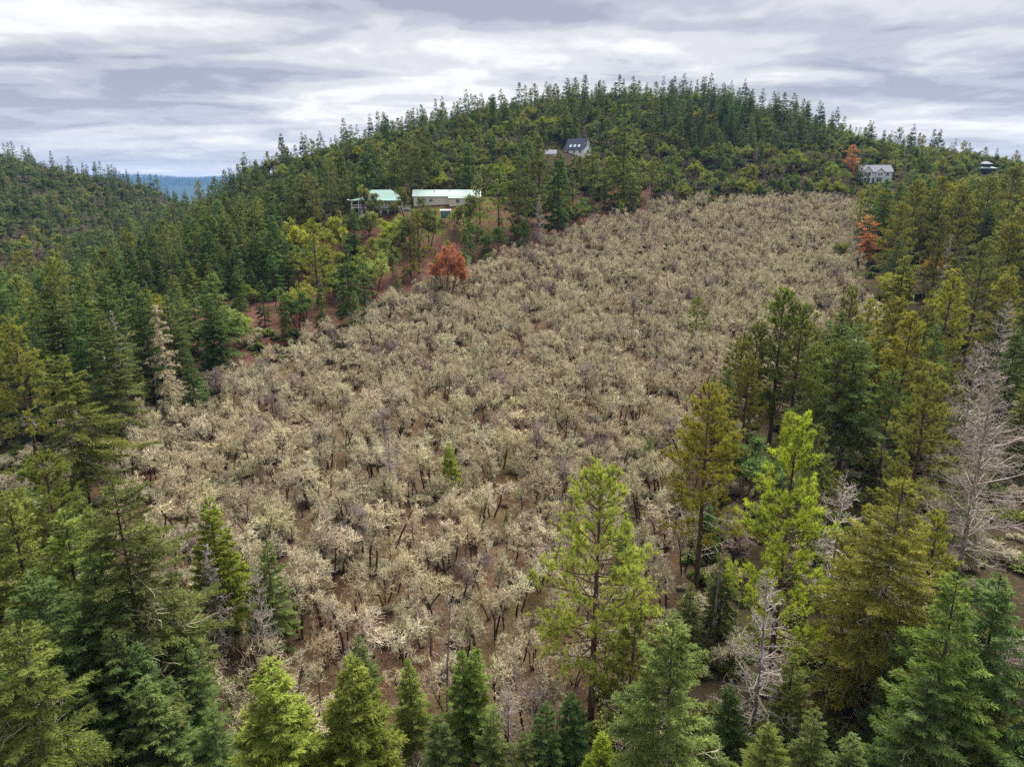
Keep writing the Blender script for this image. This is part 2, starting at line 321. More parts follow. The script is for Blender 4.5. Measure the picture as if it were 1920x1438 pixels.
def fir(h,Rm,cb,nb,faces,seed,dead=24,size=1.0,droop=1.0,ragged=.2,power=.8):
    rng=np.random.default_rng(seed); T=Geo(); Cn=Geo(); Dd=Geo()
    n=9; tz=np.linspace(-.5,h,n); wob=np.cumsum(rng.normal(0,.05,(n,2)),0)*np.linspace(0,1,n)[:,None]
    tp=np.concatenate([wob,tz[:,None]],1); tr=(h*.0115+.06)*(1-.93*np.linspace(0,1,n)**.9)
    path(T,tp[None],tr[None],7,.5)
    ts=(cb+(.99-cb)*np.sort(rng.random(nb)**.92))*h; s=(h-ts)/(h-cb*h)
    L=Rm*s**power*(1-.30*np.clip((s-.72)/.28,0,1))*rng.uniform(1-ragged*1.6,1+ragged,nb)+.22
    az=np.arange(nb)*2.39996+rng.normal(0,.4,nb); ph=rng.uniform(0,6.28,4); L*=1+ragged*(.55*np.sin(az-ph[0]+ts*.22)+.5*np.sin(ts*1.15+ph[1])*np.sin(2*az+ph[2])+.35*np.sin(ts*2.3+ph[3])); el=np.radians(42-62*s**.55*droop+rng.normal(0,7,nb))
    base=np.stack([np.interp(ts,tz,tp[:,0]),np.interp(ts,tz,tp[:,1]),ts],-1)
    H=np.stack([np.cos(az),np.sin(az),np.zeros(nb)],-1); Q=np.stack([-np.sin(az),np.cos(az),np.zeros(nb)],-1)
    dr=.28*s*droop
    def pos(b,u):
        return base[b]+H[b]*(L[b]*u*np.cos(el[b]))[:,None]+np.array([0,0,1.])*(L[b]*(u*np.sin(el[b])-dr[b]*u*u+.9*dr[b]*u**3))[:,None]
    bi=np.arange(nb); bp=np.stack([pos(bi,np.full(nb,u)) for u in (0,.33,.66,.95)],1)
    br=np.stack([.012*L+.012]*4,1)*np.array([1,.8,.5,.25]); path(T,bp,br,3,.5)
    per=6; tot=faces//per; w=L**1.45; ns=np.maximum(2,(tot*w/w.sum()).astype(int)); b=np.repeat(bi,ns); k=len(b)
    u=rng.random(k)**.72*.88+.12; side=rng.choice([-1,1],k)
    bd=norm(H[b]*rng.uniform(.45,1.0,k)[:,None]+Q[b]*(side*rng.uniform(.25,1.05,k))[:,None]+np.array([0,0,1.])*(np.sin(el[b])*.45+rng.normal(-.10,.16,k))[:,None])
    bl=(.36*L[b]*(1.05-u)+.22)*rng.uniform(.5,1.1,k); bo=pos(b,u)
    bv=rng.random(nb)[b]*.35+rng.random(k)*.35
    j=np.repeat(np.arange(k),per); m=len(j); ww=np.tile((np.arange(per)+.5)/per,k)+rng.normal(0,.08,m)
    o=bo[j]+bd[j]*(bl[j]*ww)[:,None]+rng.normal(0,.03,(m,3))
    d=bd[j]+rng.normal(0,.38,(m,3))+np.array([0,0,-.08])
    nn=np.array([0,0,1.])+rng.normal(0,.55,(m,3)); ln=rng.uniform(.24,.46,m)*size
    blades(Cn,o,d,nn,ln,ln*rng.uniform(.26,.42,m),np.clip(bv[j]+rng.random(m)*.35,0,1))
    # leader
    q=36; z=h-rng.random(q)*1.0; blades(Cn,np.stack([np.full(q,tp[-1,0]),np.full(q,tp[-1,1]),z],-1),np.stack([rng.normal(0,1,q),rng.normal(0,1,q),rng.uniform(.4,1.6,q)],-1),rng.normal(0,1,(q,3)),rng.uniform(.2,.4,q),np.full(q,.08),rng.random(q))
    out=dict(trunk=T,crown=Cn)
    if dead:
        t2=rng.uniform(max(.04,cb*.35),.72,dead)*h; a2=rng.uniform(0,6.28,dead); s2=np.clip((h-t2)/(h-cb*h),0,1)
        P=np.stack([np.zeros(dead),np.zeros(dead),t2],-1); D=np.stack([np.cos(a2),np.sin(a2),rng.normal(-.05,.2,dead)],-1); l=Rm*s2**.7*rng.uniform(.55,1.04,dead)
        p,r=grow(rng,P,D,l,np.full(dead,.035),5,.13,.045,.5); path(Dd,p,r,3,rng.uniform(.1,.7,dead))
        P,D,l2,R2=spawn(rng,p,r,l,9,.3,1,55,(.16,.38),.7); p2,r2=grow(rng,P,D,l2,np.full(len(P),.020),3,.3,.05,.6); path(Dd,p2,r2,3,rng.uniform(.2,1,len(p2)))
        out['dead_branches']=Dd
    return out
def pine(h,Rm,cb,nb,tufts,needles,seed,nl=.30,nw=.045,up=1.0,ragged=.35,power=.62,dead=10):
    rng=np.random.default_rng(seed); T=Geo(); Cn=Geo(); Dd=Geo()
    n=9; tz=np.linspace(-.5,h,n); wob=np.cumsum(rng.normal(0,.06,(n,2)),0)*np.linspace(0,1,n)[:,None]; tp=np.concatenate([wob,tz[:,None]],1)
    path(T,tp[None],((h*.0125+.05)*(1-.9*np.linspace(0,1,n)))[None],7,.5)
    ts=(cb+(.97-cb)*np.sort(rng.random(nb)**.85))*h; s=(h-ts)/(h-cb*h)
    L=Rm*s**power*(1-.25*np.clip((s-.7)/.3,0,1))*rng.uniform(1-ragged*1.4,1+ragged*.6,nb)+.4
    az=np.arange(nb)*2.39996+rng.normal(0,.5,nb); el=np.radians(55-62*s**.6+rng.normal(0,9,nb))
    P=np.stack([np.interp(ts,tz,tp[:,0]),np.interp(ts,tz,tp[:,1]),ts],-1); D=np.stack([np.cos(az)*np.cos(el),np.sin(az)*np.cos(el),np.sin(el)],-1)
    p1,r1=grow(rng,P,D,L,.014*L+.018,5,.07,.075*up,.35); path(T,p1,r1,4,.5)
    # side shoots, more on long limbs
    w=L**1.3; per=np.maximum(1,np.round((tufts-nb)*w/w.sum())).astype(int); b=np.repeat(np.arange(nb),per); k=len(b)
    u=.30+.70*rng.random(k)**.75; q=u*5; i=np.minimum(q.astype(int),4); f=(q-i)[:,None]
    pp=p1[b,i]*(1-f)+p1[b,i+1]*f; tt=norm(p1[b,i+1]-p1[b,i]); e=norm(np.cross(tt,rng.normal(0,1,(k,3)))*np.array([1,1,.6])); d=norm(tt*.9+e*rng.uniform(.4,1.2,k)[:,None]+[0,0,.18])
    l2=(.16*L[b]+.25)*rng.uniform(.5,1.3,k); p2,r2=grow(rng,pp,d,l2,np.full(k,.020),2,.15,.16*up,.6); path(T,p2,r2,3,.5)
    cen=np.concatenate([p1[:,-1],p2[:,-1]]); dr=np.concatenate([norm(p1[:,-1]-p1[:,-2]),norm(p2[:,-1]-p2[:,-2])])
    top=np.stack([np.full(3,tp[-1,0]),np.full(3,tp[-1,1]),h-np.array([0,.35,.7])],-1); cen=np.concatenate([cen,top]); dr=np.concatenate([dr,np.tile([0,0,1.],(3,1))])
    K=len(cen); tv=rng.random(K)*.5; j=np.repeat(np.arange(K),needles); m=len(j)
    back=rng.random(m)*.34; o=cen[j]-dr[j]*back[:,None]
    d=norm(rng.normal(0,1,(m,3)))+dr[j]*.75+np.array([0,0,.12])
    blades(Cn,o,d,rng.normal(0,1,(m,3)),nl*rng.uniform(.75,1.2,m),nw*rng.uniform(.7,1.2,m),np.clip(tv[j]+rng.random(m)*.5,0,1))
    out=dict(trunk=T,crown=Cn)
    if dead:
        t2=rng.uniform(cb*.45,cb+.15,dead)*h; a2=rng.uniform(0,6.28,dead); P=np.stack([np.zeros(dead),np.zeros(dead),t2],-1); D=np.stack([np.cos(a2),np.sin(a2),rng.normal(.1,.2,dead)],-1); l=Rm*rng.uniform(.4,.9,dead)
        p,r=grow(rng,P,D,l,np.full(dead,.04),5,.16,-.03,.4); path(Dd,p,r,3,rng.uniform(.1,.7,dead))
        P,D,l2,R2=spawn(rng,p,r,l,6,.3,1,55,(.2,.45),.7); p2,r2=grow(rng,P,D,l2,np.full(len(P),.022),3,.3,0,.6); path(Dd,p2,r2,3,rng.uniform(.2,1,len(p2)))
        out['dead_branches']=Dd
    return out
def madrone(h,stems,seed,spread=1.0,nleaf=26,size=.26,low=False,clus=4):
    rng=np.random.default_rng(seed); T=Geo(); Cn=Geo()
    a=rng.uniform(0,6.28,stems)+np.arange(stems)*6.28/stems; ln=rng.uniform(.12,.4,stems)*spread
    P=np.stack([np.cos(a)*.2*(stems>1),np.sin(a)*.2*(stems>1),np.full(stems,-.4)],-1); D=np.stack([np.cos(a)*ln,np.sin(a)*ln,np.ones(stems)],-1)
    L=h*rng.uniform(.55,.68,stems)*(.6 if low else 1); p0,r0=grow(rng,P,D,L,np.full(stems,h*.013+.03),6,.13,.05,.55); path(T,p0,r0,6,.5)
    P,D,l1,R1=spawn(rng,p0,r0,L,6,.28 if low else .5,1,44*spread**.3,(.35,.62),.6); p1,r1=grow(rng,P,D,l1,R1,4,.18,.12,.5); path(T,p1,r1,4,.5)
    P,D,l2,R2=spawn(rng,p1,r1,l1,4,.35,1,45,(.4,.7),.6); p2,r2=grow(rng,P,D,l2,np.maximum(R2,.02),3,.2,.14,.5); path(T,p2,r2,3,.5)
    P,D,l3,R3=spawn(rng,p2,r2,l2,clus,.3,1,50,(.4,.8),.7); p3,r3=grow(rng,P,D,l3,np.full(len(P),.018),2,.2,.2,.6); path(T,p3,r3,3,.5)
    cen=np.concatenate([p2[:,-1],p3[:,-1],p3[:,1]]); K=len(cen); cv=rng.random(K)*.5; j=np.repeat(np.arange(K),nleaf); m=len(j)
    rad=rng.uniform(.18,.5,K)*(h/9)**.5; dd=norm(rng.normal(0,1,(m,3)))*np.array([1,1,.62]); o=cen[j]+dd*(rad[j]*rng.random(m)**.4)[:,None]
    leaves(Cn,o,dd+np.array([0,0,.15])+rng.normal(0,.3,(m,3)),np.array([0,0,1.])+rng.normal(0,.45,(m,3)),size*rng.uniform(.7,1.25,m),size*.5*rng.uniform(.8,1.2,m),np.clip(cv[j]+rng.random(m)*.5,0,1))
    return dict(trunk=T,crown=Cn)
def snag(h,Rm,cb,nb,seed,up=.09,subs=8,thin=1.0,power=.75,lichen=0,el0=25):
    rng=np.random.default_rng(seed); T=Geo(); Cn=Geo(); thin*=1.5
    n=10; tz=np.linspace(-.5,h,n); wob=np.cumsum(rng.normal(0,.07,(n,2)),0)*np.linspace(0,1,n)[:,None]; tp=np.concatenate([wob,tz[:,None]],1)
    path(T,tp[None],((h*.010+.05)*(1-.93*np.linspace(0,1,n)))[None],7,.5)
    ts=(cb+(.98-cb)*np.sort(rng.random(nb)))*h; s=(h-ts)/(h-cb*h); L=Rm*s**power*(1-.3*np.clip((s-.75)/.25,0,1))*rng.uniform(.45,1.15,nb)+.25
    az=np.arange(nb)*2.39996+rng.normal(0,.5,nb); el=np.radians(el0-38*s+rng.normal(0,9,nb))
    P=np.stack([np.interp(ts,tz,tp[:,0]),np.interp(ts,tz,tp[:,1]),ts],-1); D=np.stack([np.cos(az)*np.cos(el),np.sin(az)*np.cos(el),np.sin(el)],-1)
    p1,r1=grow(rng,P,D,L,(.011*L+.020)*thin,6,.07,up,.4); path(Cn,p1,r1,3,rng.uniform(.1,.7,nb))
    P,D,l2,R2=spawn(rng,p1,r1,L,subs,.22,1,52,(.12,.34),.6); l2=np.maximum(l2,.2); p2,r2=grow(rng,P,D,l2,np.full(len(P),.018*thin),3,.24,up*.6,.6); path(Cn,p2,r2,3,rng.uniform(.1,.9,len(p2)))
    P,D,l3,R3=spawn(rng,p2,r2,l2,3,.3,1,50,(.3,.7),.8); p3,r3=grow(rng,P,D,l3,np.full(len(P),.013*thin),2,.3,.03,.6); path(Cn,p3,r3,3,rng.uniform(.1,1,len(p3)))
    if lichen:
        q=np.concatenate([p1[:,1:].reshape(-1,3),p2.reshape(-1,3)]); q=np.repeat(q,lichen,0); m=len(q)
        blades(Cn,q+rng.normal(0,.06,(m,3)),rng.normal(0,1,(m,3))+[0,0,-.4],rng.normal(0,1,(m,3)),rng.uniform(.12,.3,m),rng.uniform(.04,.09,m),rng.uniform(.6,1,m))
    return dict(trunk=T,branches=Cn)

# ---------------------------------------------------------------- the setting
def in_poly(px,py,poly):
    px=np.asarray(px,float); py=np.asarray(py,float); c=np.zeros(px.shape,bool); n=len(poly)
    for i in range(n):
        (x1,y1),(x2,y2)=poly[i],poly[(i+1)%n]
        if y1==y2: continue
        c^=((y1>py)!=(y2>py))&(px<(x2-x1)*(py-y1)/(y2-y1)+x1)
    return c
def world_poly(pix): return [tuple(hit(x,y)[:2]) for x,y in pix]
OAKP=world_poly([(120,930),(140,868),(330,775),(480,700),(640,632),(700,585),(860,532),(1000,474),(1150,418),(1250,392),(1400,382),(1560,378),(1640,410),(1600,480),(1610,560),(1680,640),(1600,720),(1420,800),(1300,820),(1300,1000),(1270,1180),(1080,1330),(1040,1436),(420,1436),(340,1300),(310,1150),(240,1010)])
SOILP=world_poly([(520,560),(560,470),(640,420),(740,400),(930,372),(1000,400),(1170,330),(1240,345),(1230,395),(1150,418),(1000,474),(860,532),(700,585),(560,640),(480,700),(250,660),(250,590)])
GRASSP=world_poly([(690,402),(760,392),(860,384),(905,370),(960,366),(965,400),(960,440),(900,455),(800,450),(720,440)])
def grid_axis(lo,a,b,hi,step,gr=1.13):
    core=list(np.arange(a,b+.01,step)); s=step; x=b
    while x<hi: s*=gr; x=x+s; core.append(x)
    s=step; x=a
    while x>lo: s*=gr; x=x-s; core.insert(0,x)
    return np.array(core)
def make_ground():
    gx=grid_axis(-9000,-230,330,9000,3.0,1.09); gy=grid_axis(-1500,24,360,10500,3.0,1.07)
    X,Y=np.meshgrid(gx,gy); Z=ground(X,Y); nx,ny=len(gx),len(gy)
    i=np.arange(nx*ny).reshape(ny,nx); a=i[:-1,:-1].ravel();b=i[:-1,1:].ravel();c=i[1:,1:].ravel();d=i[1:,:-1].ravel()
    F=np.concatenate([np.stack([a,b,c],-1),np.stack([a,c,d],-1)])
    me=tri_mesh('ground',np.stack([X,Y,Z],-1).reshape(-1,3),F,None,[GROUND])
    me.polygons.foreach_set('use_smooth',np.ones(len(F),bool))
    def blur(m,k):
        m=m.astype(float)
        for _ in range(k):
            p=np.pad(m,1,mode='edge'); m=(p[1:-1,1:-1]*2+p[:-2,1:-1]+p[2:,1:-1]+p[1:-1,:-2]+p[1:-1,2:])/6
        return m
    o=in_poly(X,Y,OAKP); s=in_poly(X,Y,SOILP); g=in_poly(X,Y,GRASSP); r=np.hypot(X,Y)
    for nm,m in (('soil',blur(s&~o,2)),('grass',blur(g,2)),('duff',blur(~o&~s&~g,3)*.85*(1-sstep(900,1500,r))),('wood',sstep(900,1500,r))):
        at=me.attributes.new(nm,'FLOAT','POINT'); at.data.foreach_set('value',np.ascontiguousarray(m,dtype=np.float32).ravel())
    ob=bpy.data.objects.new('ground',me); C.objects.link(ob); ob['kind']='structure'; ob['label']='brown leaf-littered hillside with patches of red soil and grass'
    return ob
make_ground()
print('ground',round(time.time()-T0,1))

# ---------------------------------------------------------------- tree prototypes
PROTO={}
PARTMAT={'oak':dict(trunk=OAKB,crown=LICH),'fir':dict(trunk=FIRB,crown=FIR,dead_branches=LICH),'pine':dict(trunk=PINEB,crown=PINE,dead_branches=SNAGW),
 'madrone':dict(trunk=MADB,crown=MADL),'snag':dict(trunk=SNAGB,branches=SNAGW),'mossnag':dict(trunk=SNAGB,branches=LICH),'bare':dict(trunk=OAKB,crown=GREYT),
 'deadpine':dict(trunk=PINEB,crown=ORANGE,dead_branches=SNAGW),'deadmadrone':dict(trunk=MADB,crown=ORANGE)}
NTRI=0
def proto(key,fam,h,parts):
    global NTRI
    PROTO[key]=dict(h=h,fam=fam,parts={})
    for nm,g in parts.items():
        V,Fc,v=g.arrays(); NTRI+=len(Fc)
        PROTO[key]['parts'][nm]=tri_mesh(nm,V,Fc,v,[PARTMAT[fam][nm]])
def stuff_proto(key,fam,h,parts):
    """one mesh with all parts, for the masses of far trees"""
    global NTRI
    Vs=[];Fs=[];vs=[];ms=[];n=0;mats=[]
    for i,(nm,g) in enumerate(parts.items()):
        V,Fc,v=g.arrays(); Vs.append(V);Fs.append(Fc+n);vs.append(v);ms.append(np.full(len(Fc),i));n+=len(V);mats.append(PARTMAT[fam][nm])
    me=tri_mesh(key,np.concatenate(Vs),np.concatenate(Fs),np.concatenate(vs),mats,np.concatenate(ms)); NTRI+=len(me.polygons)
    PROTO[key]=dict(h=h,fam=fam,mesh=me)
rg=np.random.default_rng(5)
for i in range(9):
    st=[1,2,1,3,2,1,2,1,3][i]; hh=[8,8.5,7,9,7.5,9,8,6.5,8][i]
    proto(f'oak{i}','oak',hh,oak(hh,st,100+i,lean=[.15,.25,.4,.25,.3,.1,.2,.5,.35][i]))
for i in range(3): proto(f'bare{i}','bare',8,oak(8,[2,3,1][i],140+i,lean=.25,twig=1.3))
for i in range(5):
    hh=24; proto(f'firn{i}','fir',hh,fir(hh,[6.0,5.0,5.4,6.6,4.4][i],[.10,.16,.06,.2,.12][i],[170,160,180,170,170][i],[70000,62000,66000,72000,56000][i],200+i,dead=[26,12,6,34,8][i],ragged=[.30,.24,.22,.4,.24][i],droop=[1,.9,.75,1.1,.8][i],size=.78))
proto('firbig','fir',26,fir(26,7.6,.07,260,85000,211,dead=150,ragged=.28,droop=.95,power=.62,size=.85))
proto('firyoung','fir',18,fir(18,4.3,.04,170,56000,212,dead=0,ragged=.12,droop=.55,power=.85,size=.78))
for i in range(5):
    hh=22; p=fir(hh,[4.9,4.0,4.4,5.4,3.7][i],[.06,.14,.04,.2,.10][i],100,6500,220+i,dead=0,size=1.9,ragged=[.22,.15,.2,.3,.18][i]); proto(f'firf{i}','fir',hh,p); 
    stuff_proto(f'sfir{i}','fir',hh,fir(hh,[4.8,4.0,4.4,5.2,3.7][i],[.03,.08,.02,.12,.05][i],75,4000,230+i,dead=0,size=2.3,ragged=[.22,.15,.2,.3,.18][i]))
for i in range(4):
    hh=25; proto(f'pinen{i}','pine',hh,pine(hh,[6.2,5.6,6.2,5.2][i],[.26,.16,.22,.28][i],[95,100,105,85][i],[1700,1500,1600,1200][i],28,300+i,nl=.36,nw=.062,up=[1,1.3,.8,1][i],dead=[14,4,8,12][i]))
proto('pinebright','pine',26,pine(26,5.8,.08,110,1000,38,310,nl=.44,nw=.07,up=1.5,ragged=.3,power=.55,dead=3))
for i in range(4):
    hh=22; proto(f'pinef{i}','pine',hh,pine(hh,[5.6,5.0,5.8,4.6][i],[.26,.18,.22,.30][i],70,460,18,320+i,nl=.55,nw=.13,dead=0))
for i in range(4): proto(f'madn{i}','madrone',10,madrone(10,[2,3,1,2][i],400+i,[1.2,1.4,.8,1.0][i],nleaf=22,size=.24))
for i in range(4): proto(f'madf{i}','madrone',10,madrone(10,[2,3,1,2][i],410+i,[1.2,1.5,.8,1.0][i],nleaf=12,size=.38,clus=3))
for i in range(3): proto(f'shrub{i}','madrone',3.2,madrone(3.2,[3,4,3][i],420+i,[2.2,2.6,1.8][i],nleaf=16,size=.20,low=True,clus=2))
proto('snag0','snag',19,snag(19,4.6,.10,105,500,up=.10,subs=9,thin=.85))             # up-swept, open
proto('snag1','snag',18,snag(18,2.9,.10,130,501,up=.05,subs=9,thin=.8))     # fine and dense
proto('snag2','snag',20,snag(20,4.4,.18,60,502,up=.07,subs=8,power=.5))
proto('snag3','snag',26,snag(26,8.0,.10,150,503,up=.075,subs=13,power=.7,thin=.75))    # the great one
proto('snag4','mossnag',17,snag(17,3.0,.10,80,504,up=.01,subs=9,lichen=3,el0=5))
proto('snag5','snag',22,snag(22,1.8,.42,34,505,up=.02,subs=5,power=.5))       # slender pole
proto('deadpine0','deadpine',20,{k:v for k,v in fir(20,5.2,.12,90,9000,530,dead=0,size=1.5,ragged=.35,power=.6).items()})
proto('deadmad0','deadmadrone',11,madrone(11,3,540,.9,nleaf=30,size=.28))
for i in range(3): stuff_proto(f'soak{i}','oak',8,oak(8,[1,2,3][i],150+i,lean=.3,twig=.55))
stuff_proto('smad0','madrone',9,madrone(9,2,430,1.3,nleaf=9,size=.45,clus=3)); stuff_proto('smad1','madrone',9,madrone(9,3,431,1.5,nleaf=9,size=.45,clus=3))
for i in range(2): stuff_proto(f'sbare{i}','bare',8,oak(8,[2,3][i],165+i,lean=.3,twig=.6))
stuff_proto('sbrush0','oak',2,oak(2,4,160,lean=.5,twig=1)); stuff_proto('sbrush1','oak',2,oak(2,5,161,lean=.7,twig=1))
for i in range(3): stuff_proto(f'sshrub{i}','madrone',2.5,madrone(2.5,4,440+i,2.6,nleaf=10,size=.24,low=True,clus=2))
stuff_proto('sridge','fir',24,fir(24,3.6,.05,40,500,240,dead=0,size=5,ragged=.3))
print('protos',NTRI,round(time.time()-T0,1))

# ---------------------------------------------------------------- where each tree stands
def by_base(x,yt,yb):
    P=hit(x,yb); d=ray(x,yt); t=P[1]/d[1]; return P,CAMZ+d[2]*t-P[2]
def by_height(x,yt,h):
    d=ray(x,yt); t=np.arange(22,900,.4); g=CAMZ+d[2]*t-ground(d[0]*t,d[1]*t); k=int(np.argmax(g<h))
    X,Y=d[0]*t[k],d[1]*t[k]; return np.array([X,Y,float(ground(X,Y))]),h
DK=(.74,.93,.90); MD=(1,1,1); OL=(1.22,1.13,.85); YG=(1.5,1.4,.75); BL=(.86,1.0,1.02); GO=(1.6,1.45,.72); LT=(1.45,1.4,1.15)
